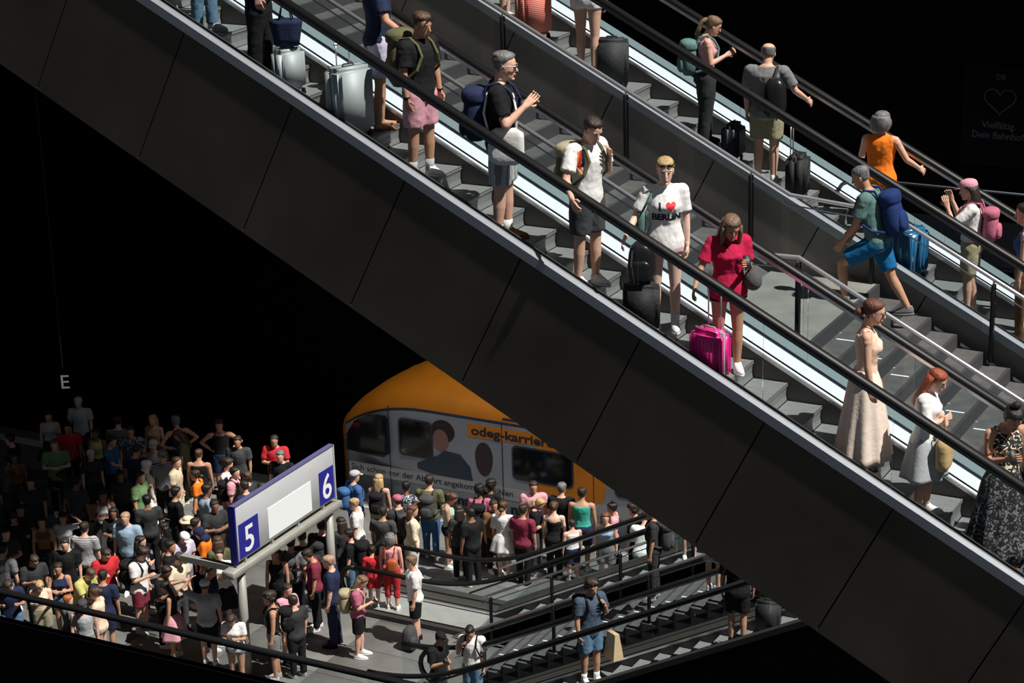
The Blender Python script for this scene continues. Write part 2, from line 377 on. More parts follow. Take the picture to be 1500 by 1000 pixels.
LS = stairs('fixed_stairs', 'lower fixed stairs rising right between the two lower escalators', 31.4, 33.3, ((-18.3, -8.5, 9.62),), 1)
lr = [(-18.6, 10.62 - 18.6 * TA), (-8, 10.62 - 8 * TA)]
railing('steel handrail with glass beside the lower rear escalator', 33.3, 1, lr, (-18.4, -17.08, -15.65, -14.2, -12.8), .95)
railing('steel handrail at the near side of the lower stairs', 31.45, 1, [(-18.2, 10.5 - 18.2 * TA), (-8, 10.5 - 8 * TA)], (-16.11, -14.24, -12.4), .95)
# gallery rail far right behind upper escalators
gr = thing('gallery_railing', 'thin grey horizontal gallery rail far right behind the upper escalators', 'railing', (0, 27, 0))
O('handrail', MB().tube([(-9.2, 0, 11.72), (-1, 0, 11.72)], .02, 6).mesh('rail', [M_STEEL], smooth=True), gr)
for x in (-8.8, -7.6, -6.4, -5.2): O('post', boxmesh('post', (-.02, -.02, 10.7), (.02, .02, 11.7), M_STEEL), gr, loc=(x, 0, 0))
struct('floor_gallery', boxmesh('gallery', (-9.4, 26.9, 10.4), (0, 29.2, 10.7), M_BLK))
# yellow round sticker on the inner deck
p = onY(790, 288, 19.83)
bm_ = MB(); bm_.loft([[V((.07 * cos(a), .0 + dy, .05 * sin(a))) for a in [2 * pi * i / 16 for i in range(16)]] for dy in (0, .004)])
stk = O('sticker', bm_.mesh('sticker', [mat('yellow_print', (.85, .7, .08), .5)]), E1); stk.matrix_local = Matrix.Translation((p.x, 19.815 - 18.5, p.z))
stk['label'] = 'round yellow warning sticker'
O('sticker_symbol', MB().box((-.018, -.003, -.018), (.018, 0, .018)).mesh('sym', [M_RUB]), stk)
# ---------------------------------------------------------------- people
CLOTH = {}
PAL = dict(black=(.012, .012, .014), white=(.8, .8, .8), grey=(.2, .2, .21), lightgrey=(.45, .46, .48), darkgrey=(.06, .062, .066), navy=(.02, .028, .07),
           blue=(.05, .13, .32), lightblue=(.32, .45, .58), red=(.55, .03, .04), crimson=(.50, .015, .07), pink=(.72, .35, .42), rose=(.48, .14, .22), orange=(.95, .22, .02),
           olive=(.12, .12, .06), green=(.16, .28, .13), teal=(.06, .42, .34), beige=(.62, .52, .38), cream=(.78, .70, .52), blush=(.86, .70, .60), yellow=(.55, .52, .18),
           khaki=(.38, .34, .22), denim=(.12, .22, .34), maroon=(.22, .03, .06), brown=(.2, .1, .05), tan=(.55, .36, .2), lilac=(.55, .52, .68), peach=(.85, .62, .48),
           charcoal=(.035, .037, .04), seagreen=(.11, .21, .20), deepblue=(.015, .035, .14), palegreen=(.38, .52, .44), royal=(.01, .13, .33))
PAL.update(plaid=(.06, .09, .14), light=(.6, .5, .4))
HAIRC = dict(black=(.012, .010, .010), dark=(.03, .02, .015), brown=(.085, .045, .025), chestnut=(.13, .05, .03), auburn=(.3, .07, .03), blond=(.48, .33, .16), lightbrown=(.18, .11, .065), grey=(.17, .17, .175), white=(.6, .6, .6), ginger=(.42, .14, .04))
SKINC = dict(light=(.72, .42, .31), fair=(.80, .54, .43), tan=(.52, .28, .18), brown=(.26, .13, .08), dark=(.09, .045, .03))
def cmat(c):
    if c.startswith('stripe_'):
        _, a, b_ = c.split('_'); return band_mat(c, PAL[a], PAL[b_], 26 if b_ != 'v' else 20, 2, .5)
    if c.startswith('vstripe_'):
        _, a, b_ = c.split('_'); return band_mat(c, PAL[a], PAL[b_], 30, 1, .35)
    if c.startswith('print_'):
        _, a, b_ = c.split('_'); return band_mat(c, PAL[a], PAL[b_], 17, 2, .56, wave=True)
    return mat('cloth_' + c, PAL[c], .85, 0, bump=.25, bscale=22, var=.07, vscale=8, spec=.2)
def hmat(c): return mat('hair_' + c, HAIRC[c], .5, 0, bump=.6, bscale=60, var=.3, vscale=30, stretch=(1, 1, .25))
def smat(c): return mat('skin_' + c, SKINC[c], .55, 0, bump=.05, bscale=30, var=.05, vscale=5, spec=.35)
ARMS = {'down': ((.04, .13, -1), (.16, .03, -1)), 'phone': ((.12, .12, -1), (.9, -.32, .42)), 'strap': ((.15, .22, -.95), (.45, -.42, .85)),
        'cross': ((.25, .2, -1), (.55, -.95, .12)), 'hip': ((-.25, .75, -.75), (.25, -.75, -.6)), 'rail': ((.35, .28, -.85), (.85, .25, -.25)),
        'hold': ((.02, .17, -1), (.28, .12, -1)), 'clasp': ((.30, .25, -.95), (.62, -.52, .62)), 'up': ((.5, .2, -.5), (.35, -.2, .95)), 'head': ((.3, .6, .2), (.1, -.6, .8)),
        'back': ((-.3, .18, -1), (-.2, .06, -1)), 'fwd': ((.55, .12, -.85), (.85, -.1, -.05)), 'swing': ((.3, .1, -1), (.55, .0, -.8)), 'out': ((.15, .45, -.9), (.6, .35, -.5))}
POSES = {'stand': dict(l='down', r='down'), 'phone': dict(l='down', r='phone', pitch=28), 'phone2': dict(l='phone', r='phone', pitch=34, lean=4), 'strap': dict(l='strap', r='down'), 'cross': dict(l='cross', r='cross'),
         'hip': dict(l='hip', r='hip'), 'rail': dict(l='rail', r='down'), 'walk': dict(l='back', r='swing', legs=((24, 8), (-18, 22)), lean=4), 'bend': dict(l='phone', r='fwd', lean=22, pitch=24), 'clasp': dict(l='clasp', r='clasp'),
         'up': dict(l='up', r='down'), 'hand': dict(l='head', r='down')}
def rotv(v, ax, a): return Quaternion(ax, a) @ v
def skeleton(pose, fem):
    P = dict(l='down', r='down', lean=0, pitch=6, turn=0, legs=((2, 3), (-2, 3)), sp=.105, twist=0)
    P.update(POSES[pose] if isinstance(pose, str) else pose)
    J = {}; hz = .93; J['hz'] = hz
    lean = R(P['lean']); hip = V((0, 0, hz))
    def T(p): return hip + rotv(rotv(V(p) - hip, V((0, 0, 1)), R(P['twist']) * max(0, min(1, (V(p).z - hz) / .4))), V((0, 1, 0)), lean)
    J['T'] = T; sw = .165 if fem else .19
    for s, k in ((1, 'l'), (-1, 'r')):
        sh = T((-.005, s * sw, 1.415)); u, f = ARMS[P[k]] if isinstance(P[k], str) else P[k]
        u = V((u[0], u[1] * s, u[2])).normalized(); f = V((f[0], f[1] * s, f[2])).normalized()
        tw = lambda v: rotv(v, V((0, 0, 1)), R(P['twist']))
        u = tw(u); f = tw(f)
        el = sh + u * .285; wr = el + f * .245; J['arm' + k] = (sh, el, wr, f)
        hf, kf = P['legs'][0 if s > 0 else 1]; hp = V((0, s * .088, .90))
        a = R(hf); d = V((sin(a), s * (P['sp'] - .088) * .6, -cos(a))).normalized(); kn = hp + d * .43
        a2 = a - R(kf); d2 = V((sin(a2), 0, -cos(a2))); an = kn + d2 * .40; J['leg' + k] = (hp, kn, an, a2 if kf > 40 or abs(hf) < 12 else a2 * .4)
    lo = min(J['legl'][2].z, J['legr'][2].z) - .075; J['dz'] = -lo
    nb = T((-.01, 0, 1.47)); hc = T((.025, 0, 1.645))
    J['neck'] = nb; q = Quaternion(V((0, 0, 1)), R(P['turn'] + P['twist'])) @ Quaternion(V((0, 1, 0)), R(P['pitch']) + lean * .5)
    J['hq'] = q; J['head'] = nb + q @ V((.03, 0, .165)) * 1.0
    J['fem'] = fem; return J
HEAD = [(-.122, .056, .012, .016), (-.112, .05, .03, .034), (-.095, .038, .05, .047), (-.06, .02, .072, .06), (-.02, .006, .09, .069), (.02, 0, .097, .074), (.055, -.006, .099, .076), (.085, -.010, .089, .069), (.105, -.012, .068, .054), (.117, -.012, .042, .033), (.122, -.012, .012, .01)]
def head_at(z):
    for i in range(len(HEAD) - 1):
        a, b_ = HEAD[i], HEAD[i + 1]
        if a[0] <= z <= b_[0]:
            t = (z - a[0]) / (b_[0] - a[0]); return [a[k] + (b_[k] - a[k]) * t for k in range(4)]
    return HEAD[-1]
def torso_rings(J, off, z0, z1=1.50, n=20, flare=0, wrinkle=0, fem=False):
    prof = [(.80, 0, .085, .13), (.86, -.01, .112, .16), (.93, -.012, .118, .168), (1.02, .0, .098, .150), (1.10, .005, .096, .142), (1.2, .008, .108, .152), (1.3, .004, .118, .166), (1.37, -.005, .11, .172), (1.42, -.008, .092, .165), (1.455, -.01, .07, .115), (1.50, -.008, .052, .062)]
    if fem: prof = [(.80, 0, .09, .13), (.86, -.012, .118, .168), (.93, -.014, .12, .172), (1.02, .0, .094, .142), (1.10, .004, .082, .122), (1.2, .012, .098, .132), (1.28, .02, .118, .145), (1.36, .0, .10, .150), (1.41, -.008, .082, .142), (1.45, -.01, .06, .10), (1.50, -.008, .046, .052)]
    zs = [z0] + [p[0] for p in prof if z0 + .02 < p[0] < z1 - .01] + [z1]; out = []
    for z in zs:
        for i in range(len(prof) - 1):
            a, b_ = prof[i], prof[i + 1]
            if a[0] <= z <= b_[0] or (i == 0 and z < a[0]):
                t = max(0, (z - a[0]) / (b_[0] - a[0])); c, rx, ry = [a[k] + (b_[k] - a[k]) * t for k in (1, 2, 3)]; break
        o = off * (1 if z < 1.42 else .55) + flare * max(0, 1.1 - z)
        out.append([J['T']((c + (rx + o) * cos(q), (ry + o) * sin(q), z)) for q in [2 * pi * j / n for j in range(n)]])
    return out
def remesh(mb, voxel, smooth=2, amp=0, seed=0, fr=16):
    me = mb.mesh('tmp'); o = bpy.data.objects.new('tmp', me); COL.objects.link(o)
    r = o.modifiers.new('r', 'REMESH'); r.mode = 'VOXEL'; r.voxel_size = voxel
    if smooth: s = o.modifiers.new('s', 'SMOOTH'); s.iterations = smooth; s.factor = .5
    dg = bpy.context.evaluated_depsgraph_get(); dg.update()
    out = bpy.data.meshes.new_from_object(o.evaluated_get(dg)); bpy.data.objects.remove(o); bpy.data.meshes.remove(me)
    if amp:
        b = bmesh.new(); b.from_mesh(out); b.normal_update()
        for v in b.verts:
            p = v.co
            k = noise.noise(V((p.x * fr, p.y * fr + seed, p.z * fr * .6))) + .6 * noise.noise(V((p.x * fr * 2.3 + 9, p.y * fr * 2.3, p.z * fr * 1.3)))
            v.co = p + v.normal * (k * amp)
        b.to_mesh(out); b.free()
    out.polygons.foreach_set('use_smooth', [True] * len(out.polygons)); return out
def finish(me, J, mats, amp=0): me.transform(Matrix.Translation((0, 0, J['dz']))); me.materials.clear(); [me.materials.append(x) for x in mats]; return me
def body_mesh(J, hi):
    fem = J['fem']; mb = MB(); k = .92 if fem else 1.0
    mb.loft(torso_rings(J, -.004, .80, fem=fem)); H = J['head']; q = J['hq']
    mb.cone(J['neck'] - V((0, 0, .05)), H + q @ V((-.02, 0, -.05)), .058 * k, .05 * k, 12)
    mb.loft([[H + q @ V((c + rx * cos(t), ry * sin(t), z)) for t in [2 * pi * j / 18 for j in range(18)]] for (z, c, rx, ry) in HEAD])
    ex = MB()
    for a in 'lr':
        s = 1 if a == 'l' else -1; sh, el, wr, f = J['arm' + a]
        mb.cone(sh + V((0, -s * .03, -.0)), sh + (el - sh) * .15, .058 * k, .056 * k, 12); mb.cone(sh, el, .052 * k, .039 * k, 12); mb.cone(el, el + (wr - el) * .4, .040 * k, .038 * k, 12); mb.cone(el + (wr - el) * .35, wr, .038 * k, .026 * k, 12)
        # hand : palm + four fingers + thumb
        n = V((0, -s, 0)); n = (n - f * n.dot(f)); n = n.normalized() if n.length > .2 else V((1, 0, 0)); sd = f.cross(n).normalized() * (1)
        if sd.x * 1 + sd.z * .2 < 0: sd = -sd
        kn = []
        for i, (o, ln) in enumerate(((.030, .068), (.010, .076), (-.010, .070), (-.029, .055))):
            b0 = wr + f * .085 + sd * o; mb.cone(wr + sd * o * .55, b0, .018, .0125, 8)
            d1 = (f + n * .35 + sd * o * 3).normalized(); p1 = b0 + d1 * ln * .55; d2 = (f + n * 1.1 + sd * o * 2).normalized(); p2 = p1 + d2 * ln * .5
            g = ex if hi else mb
            g.cone(b0 - f * .012, p1, .0105, .009, 8 if hi else 6); g.cone(p1, p2, .009, .0075, 8 if hi else 6)
        tb = wr + f * .03 + sd * .026; t1 = tb + (f * .6 + sd * .8 + n * .3).normalized() * .038; t2 = t1 + (f * .9 + sd * .3 + n * .45).normalized() * .03
        g = ex if hi else mb; g.cone(tb - sd * .012, t1, .014, .011, 8); g.cone(t1, t2, .011, .009, 8)
        hp, kn_, an, fa = J['leg' + a]
        mb.cone(hp + V((0, 0, -.02)), hp + (kn_ - hp) * .35, .088 * (1.04 if fem else 1), .080, 14); mb.cone(hp + (kn_ - hp) * .3, kn_, .080, .054, 14)
        mb.cone(kn_, kn_ + (an - kn_) * .32, .053, .056, 12); mb.cone(kn_ + (an - kn_) * .3, an, .056, .034, 12)
        d = V((cos(fa * .5), 0, sin(fa * .5))); mb.cone(an + V((-.02, 0, -.03)), an + d * .13 + V((0, 0, -.052)), .032, .026, 8)
    if fem:
        for s in (1, -1): mb.ell(J['T']((.085, s * .062, 1.275)), .052, .056, .055, 10, 6)
    me = remesh(mb, .0105 if hi else .019, 1 if hi else 1)
    if hi:   # nose, ears, brow, lips stay crisp, rooted in the head
        ex.cone(H + q @ V((.088, 0, .02)), H + q @ V((.108, 0, -.028)), .008, .0135, 8)
        for s in (1, -1):
            ex.ell(H + q @ V((-.005, s * .076, -.008)), .020, .007, .031, 8, 6)
            ex.cone(H + q @ V((.088, s * .018, .036)), H + q @ V((.074, s * .048, .033)), .007, .006, 6)
        ex.ell(H + q @ V((.094, 0, -.058)), .010, .022, .006, 8, 4); ex.ell(H + q @ V((.091, 0, -.070)), .010, .019, .007, 8, 4); ex.ell(H + q @ V((.078, 0, -.105)), .020, .026, .016, 8, 5)
        b = bmesh.new(); b.from_mesh(me); t = ex.mesh('t', smooth=True); b.from_mesh(t); [setattr(f_, 'smooth', True) for f_ in b.faces]; b.to_mesh(me); b.free()
    return finish(me, J, [smat('light')])
def shirt_mesh(J, kind, hi):
    fem = J['fem']; mb = MB(); loose = .02 if kind in ('tee', 'long', 'dress') else .009
    z0 = {'tee': .84, 'long': .84, 'tank': .88 if not fem else .96, 'crop': 1.12, 'crop_tee': .99, 'polo': .84, 'dress': .86, 'loose': .80, 'blouse': .86, 'cami': 1.0, 'sleeveless': .80}[kind]
    if kind in ('loose', 'blouse', 'polo', 'crop_tee', 'sleeveless'): loose = .024
    top = {'tank': 1.415, 'crop': 1.33, 'cami': 1.33}.get(kind, 1.478)
    mb.loft(torso_rings(J, loose, z0, top, fem=fem, flare=.05 if kind in ('loose', 'blouse', 'long', 'crop_tee') else .015))
    if fem and kind != 'x':
        for s in (1, -1): mb.ell(J['T']((.092, s * .062, 1.275)), .052 + loose * .4, .060, .062, 10, 6)
    for a in 'lr':
        s = 1 if a == 'l' else -1; sh, el, wr, f = J['arm' + a]; r0 = .062 if not fem else .054
        if kind in ('tee', 'loose', 'polo', 'dress', 'crop_tee', 'long', 'blouse'): g = r0 + (.020 if hi else .019); mb.ell(sh + V((0, -s * .008, -.002)), g, g, g, 12, 8)
        if kind == 'sleeveless': mb.ell(sh + V((0, -s * .055, -.01)), .085, .06, .065, 12, 8); continue
        if kind in ('tee', 'loose', 'polo', 'dress', 'crop_tee'):
            e = sh + (el - sh) * (.72 if kind != 'dress' else .95); mb.cone(sh + V((0, -s * .05, .002)), sh + (el - sh) * .2, r0 + .016, r0 + .016, 12); mb.cone(sh + (el - sh) * .1, e, r0 + .011, r0 + .014, 12, rnd=False)
        elif kind in ('long', 'blouse'):
            mb.cone(sh + V((0, -s * .05, .002)), sh + (el - sh) * .2, r0 + .016, r0 + .016, 12); mb.cone(sh, el, r0 + .014, .054, 12); mb.cone(el, el + (wr - el) * (.9 if kind == 'long' else .35), .054, .042 if kind == 'long' else .06, 12, rnd=False)
        else:
            for x in (.075, -.085):
                mb.cone(J['T']((x, s * .085, top - .05)), J['T']((x * .25, s * .095, 1.462)), .017, .017, 8)
    return finish(remesh(mb, .012 if hi else .02, 2, .0055 if hi else .006, seed=len(CLOTH)), J, [cmat('white')])
def bottom_mesh(J, kind, hi):
    fem = J['fem']; mb = MB()
    if kind in ('skirt', 'longskirt', 'miniskirt', 'dressskirt'):
        zt, zb, fl_ = {'skirt': (1.04, .50, .14), 'longskirt': (1.05, .13, .17), 'miniskirt': (1.03, .62, .045), 'dressskirt': (1.06, .66, .09)}[kind]
        rs = []; n = 48; m_ = 12
        for i in range(m_ + 1):
            t = i / m_; z = zt + (zb - zt) * t; hipf = min(1, t * (zt - zb) / .14)
            rx = .10 + .032 * hipf + fl_ * t * .75; ry = .145 + .040 * hipf + fl_ * t
            fr = 7 if kind != 'longskirt' else 11
            rs.append([V((-.008 + (rx + (.005 + fl_ * .14) * t * sin(fr * q + 1.3 * sin(2 * q))) * cos(q), (ry + (.005 + fl_ * .14) * t * sin(fr * q + 1.3 * sin(2 * q))) * sin(q), z)) for q in [2 * pi * j / n for j in range(n)]])
        mb.loft(rs); me = mb.mesh('skirt', smooth=True); return finish(me, J, [cmat('white')])
    ln = {'shorts': .80, 'hotpants': .22, 'miniskort': .3, 'pants': 2, 'wide': 2, 'leggings': 2, 'capri': 1.5}[kind]; lo = {'shorts': .022, 'hotpants': .012, 'pants': .016, 'wide': .038, 'leggings': .006, 'capri': .010, 'miniskort': .02}[kind]
    mb.loft(torso_rings(J, lo * .6 + .004, .82, 1.03 if fem else .99, fem=fem))
    for a in 'lr':
        hp, kn, an, fa = J['leg' + a]; d = kn - hp
        if ln <= 1:
            mb.cone(hp + V((0, 0, -.0)), hp + d * ln * .5, .094 + lo * .6, .086 + lo, 16); mb.cone(hp + d * ln * .3, hp + d * ln, .088 + lo, .070 + lo * 1.3 + (.02 if ln < .5 else 0), 16, rnd=False)
        else:
            mb.cone(hp, hp + d * .5, .092 + lo * .5, .08 + lo, 14); mb.cone(hp + d * .35, kn, .080 + lo, .056 + lo, 14); e = kn + (an - kn) * (.98 if ln > 1.8 else .45)
            mb.cone(kn, e, .057 + lo, (.044 if ln > 1.8 else .058) + lo * 1.1, 14, rnd=False)
    return finish(remesh(mb, .013 if hi else .021, 2, .005 if hi else .005, seed=3 + len(CLOTH)), J, [cmat('white')])
def shoe_mesh(J, a, kind):
    hp, kn, an, fa = J['leg' + a]; mb = MB(); lift = (an.z - .075) + J['dz']; q = Quaternion(V((0, 1, 0)), -fa * .6 if abs(fa) < .9 else 0)
    def P(x, y, z): return an + q @ V((x, y, z - .075)) + V((0, 0, 0))
    sc = 1
    if kind == 'sandal':
        for (z0, z1) in ((0, .018),):
            mb.loft([[P(.055 + (.135 if cos(t) > 0 else .11) * cos(t), .042 * sin(t), z) for t in [2 * pi * j / 16 for j in range(16)]] for z in (0, .018)], 1)
        mb.cone(P(.10, -.04, .03), P(.12, .04, .03), .012, .012, 6); mb.cone(P(.10, .04, .03), P(.15, 0, .045), .008, .008, 6)
    else:
        n = 16
        def ring(z, l0, l1, w_, c=0): return [P(.05 + (l1 if cos(t) > 0 else l0) * cos(t) + c, w_ * sin(t) * (1 - .12 * (cos(t) < -.3)), z) for t in [2 * pi * j / n for j in range(n)]]
        mb.loft([ring(0, .105, .145, .047), ring(.028, .11, .15, .050)], 1)
        mb.loft([ring(.026, .107, .145, .048), ring(.05, .105, .13, .045), ring(.072, .10, .08, .041, -.01), ring(.09, .088, .025, .037, -.012), ring(.105, .083, -.0, .035, -.014)])
        for k in range(3): mb.cone(P(.055 + .026 * k, -.022, .088 - .011 * k), P(.055 + .026 * k, .022, .088 - .011 * k), .005, .005, 5, mi=2)
    return finish(mb.mesh('shoe', smooth=True), J, [cmat('white'), mat('sole_white', (.7, .7, .68), .6), cmat('grey')])
def hair_shell(J, th, hl_front, hl_side, hl_back, mb, amp=.006, fuzz=0, top=0, zcut=1):
    H = J['head']; q = J['hq']; n = 26; rows = 22; rs = []
    for i in range(rows + 1):
        z = -.11 + (.122 + .11) * i / rows; z = min(z, .1219); _, c, rx, ry = head_at(z); r = []
        for j in range(n):
            t = 2 * pi * j / n; ct = cos(t)
            hl = hl_side + (hl_front - hl_side) * max(0, ct) ** .6 if ct > 0 else hl_side + (hl_back - hl_side) * min(1, -ct * 1.5)
            hl += .010 * noise.noise(V((ct * 3 + 5, sin(t) * 3, 1)))
            on = max(0, min(1, (z - hl) / .018)) * (1 if z < zcut else 0); d = -.014 + (th + .014) * on + (fuzz * on) + amp * on * noise.noise(V((ct * 6, sin(t) * 6, z * 40)))
            zz = z + max(0, z) / .122 * (th + top) * on; r.append(H + q @ V((c + (rx + d) * ct, (ry + d) * sin(t), zz)))
        rs.append(r)
    mb.loft(rs)
def hair_mesh(J, kind):
    mb = MB(); H = J['head']; q = J['hq']; P = lambda x, y, z: H + q @ V((x, y, z)); D = J['T']
    if kind == 'short': hair_shell(J, .011, .074, .008, -.06, mb, .012, top=.010)
    elif kind == 'buzz': hair_shell(J, .006, .07, .0, -.055, mb, .001)
    elif kind == 'fringe': hair_shell(J, .009, .2, -.002, -.06, mb, .004, zcut=.078)      # bald on top
    elif kind in ('curly', 'afro'): hair_shell(J, .025 if kind == 'curly' else .05, .062, -.02, -.075, mb, .03, top=.015)
    else: hair_shell(J, .012, .07, -.01, -.075, mb, .004)
    if kind == 'fringe':
        pass
    if kind in ('long', 'longflow', 'bob'):
        L = {'long': .40, 'longflow': .46, 'bob': .19}[kind]; bw = .03 if kind == 'bob' else 0; n = 22; rs = []
        for i in range(8):
            t = i / 7; z = .05 + bw - L * t; w_ = .092 + bw * .7 * sin(min(1, t * 1.6) * 1.6) + .02 * sin(t * 3) - .03 * t * t; d_ = .075 + bw * .8 + .01 * sin(3 * t) - .035 * t; c = -.045 - (.02 * t)
            rs.append([P(c + (d_ + .008 * sin(5 * a + 4 * t)) * cos(a) * (1 if cos(a) < 0 else .55), (w_ + .006 * sin(7 * a)) * sin(a), z) for a in [2 * pi * j / n for j in range(n)]])
        mb.loft(rs)
    if kind == 'longflow':
        for s in (1, -1): mb.tube([P(.03, s * .078, .04), P(.045, s * .088, -.05), P(.06, s * .085, -.15), P(.055, s * .075, -.28)], .024, 8)
    if kind == 'bun': mb.ell(P(-.115, 0, .045), .045, .05, .048, 12, 8)
    if kind == 'topbun': mb.ell(P(-.04, 0, .155), .042, .045, .040, 12, 8)
    if kind == 'lowbun': mb.ell(P(-.125, 0, -.03), .048, .055, .05, 12, 8)
    if kind == 'pony':
        mb.cone(P(-.10, 0, .05), P(-.13, 0, .05), .022, .022, 8); mb.tube([P(-.12, 0, .05), P(-.155, 0, .0), P(-.15, 0, -.10), P(-.135, 0, -.2)], .03, 10)
    return finish(mb.mesh('hair', smooth=True), J, [hmat('dark')])
def cap_mesh(J, kind):
    mb = MB(); H = J['head']; q = J['hq']; P = lambda x, y, z: H + q @ V((x, y, z))
    if kind in ('cap', 'backcap'):
        hair_shell(J, .018, .045, .03, .01, mb, .001, top=.006); sx = 1
        mb.loft([[P(.085 + .085 * cos(a), .075 * sin(a), .052 - .018 * cos(a) + dz) for a in [-pi / 2 + pi * i / 12 for i in range(13)]] for dz in (0, .007)])
    elif kind == 'sunhat':
        hair_shell(J, .02, .05, .045, .04, mb, .001, top=.01)
        mb.loft([[P(-.01 + r * cos(a), r * .95 * sin(a), z + .012 * sin(3 * a)) for a in [2 * pi * i / 28 for i in range(28)]] for r, z in ((.10, .056), (.175, .028), (.177, .034), (.10, .068))])
    elif kind == 'hood':
        hair_shell(J, .022, .06, -.07, -.11, mb, .003); T = J['T']
        mb.loft([[P(-.03 + (.085 + .03 * t) * cos(a) * (1 if cos(a) < 0 else .7), (.085 + .05 * t) * sin(a), -.05 - .13 * t) for a in [2 * pi * i / 20 for i in range(20)]] for t in (0, .5, 1)])
    return finish(mb.mesh('cap', smooth=True), J, [cmat('white')])
def cached(key, fn):
    if key not in CLOTH: CLOTH[key] = fn()
    return CLOTH[key]
def H_(p): return str(p) if isinstance(p, str) else str(sorted((k, str(v)) for k, v in p.items()))
def person(base, yaw, h, label, pose='stand', fem=False, top=('tee', 'white'), bot=('shorts', 'black'), hair=('short', 'dark'), skin='light', cap=None, shoes=('sneaker', 'white'), hi=False, wide=1.0, glasses=None, group=None, socks=None, child=1):
    """base = world point under the feet"""
    J = skeleton(pose, fem); s = h / 1.76
    M = Matrix.Translation(base) @ Matrix.Rotation(yaw, 4, 'Z') @ Matrix.Diagonal((s * wide, s * wide, s, 1))
    t = thing('person', label, 'person', M=M, group=group); k = (H_(pose), fem, hi)
    O('body', cached(('b',) + k, lambda: body_mesh(J, hi)), t, [smat(skin)])
    if top: O('shirt' if top[0] not in ('dress',) else 'dress', cached(('t', top[0]) + k, lambda: shirt_mesh(J, top[0], hi)), t, [cmat(top[1])])
    if bot: O({'skirt': 'skirt', 'longskirt': 'skirt', 'miniskirt': 'skirt', 'dressskirt': 'dress_skirt', 'shorts': 'shorts', 'hotpants': 'shorts'}.get(bot[0], 'trousers'), cached(('l', bot[0]) + k, lambda: bottom_mesh(J, bot[0], hi)), t, [cmat(bot[1])])
    if hair: O('hair', cached(('h', hair[0]) + k[:2], lambda: hair_mesh(J, hair[0])), t, [hmat(hair[1])])
    if cap: O('cap' if cap[0] != 'hood' else 'headscarf', cached(('c', cap[0]) + k[:2], lambda: cap_mesh(J, cap[0])), t, [cmat(cap[1])])
    if shoes:
        for a in 'lr': O('shoe' if shoes[0] != 'sandal' else 'sandal', cached(('s', a, shoes[0]) + k[:2], lambda: shoe_mesh(J, a, shoes[0])), t, [cmat(shoes[1]), mat('sole_white', (.7, .7, .68), .6) if shoes[1] in ('white', 'lightgrey') else cmat('charcoal'), cmat('grey')])
    H = J['head'] + V((0, 0, J['dz'])); q = J['hq']
    if socks:
        for a in 'lr':
            hp, kn, an, fa = J['leg' + a]; z = V((0, 0, J['dz'])); d = (kn - an).normalized()
            O('sock', MB().cone(an + z - d * .02, an + z + d * .11, .042, .046, 12, rnd=False).mesh('sock', [cmat(socks)], smooth=True), t)
    if hi:
        em = cached('eye', lambda: MB().ell((0, 0, 0), .006, .0105, .0062, 8, 5).mesh('eye', [mat('eye_dark', (.02, .015, .012), .2)], smooth=True))
        for sgn in (1, -1):
            e = O('eye', em, t); e.matrix_local = Matrix.Translation(H + q @ V((.0895, sgn * .030, .014))) @ q.to_matrix().to_4x4() @ Matrix.Rotation(sgn * .35, 4, 'Z')
        lm_ = cached('mouth', lambda: MB().ell((0, 0, 0), .004, .019, .0035, 8, 4).mesh('mouth', [mat('lip', (.42, .12, .11), .5)], smooth=True))
        e = O('mouth', lm_, t); e.matrix_local = Matrix.Translation(H + q @ V((.1025, 0, -.064))) @ q.to_matrix().to_4x4()
    if glasses:
        g = MB(); P = lambda x, y, z: H + q @ V((x, y, z)); z0 = .016 if glasses[0] == 'eyes' else .085; x0 = .104 if glasses[0] == 'eyes' else .088
        for sgn in (1, -1):
            g.ell(P(x0, sgn * .033, z0), .006, .026, .017, 10, 6, 0, q.to_matrix().to_4x4()); g.tube([P(x0, sgn * .056, z0 + .006), P(x0 - .05, sgn * .083, z0 + .008), P(x0 - .11, sgn * .086, z0 - .004)], .0042, 6, 1)
        g.tube([P(x0, -.012, z0), P(x0, .012, z0)], .004, 6, 1)
        O('glasses', g.mesh('glasses', [mat('lens_dark', (.02, .02, .03), .1), cmat(glasses[1])], smooth=True), t)
    t['h'] = h; t['J'] = 0; PJ[t.name] = (J, M); return t
PJ = {}
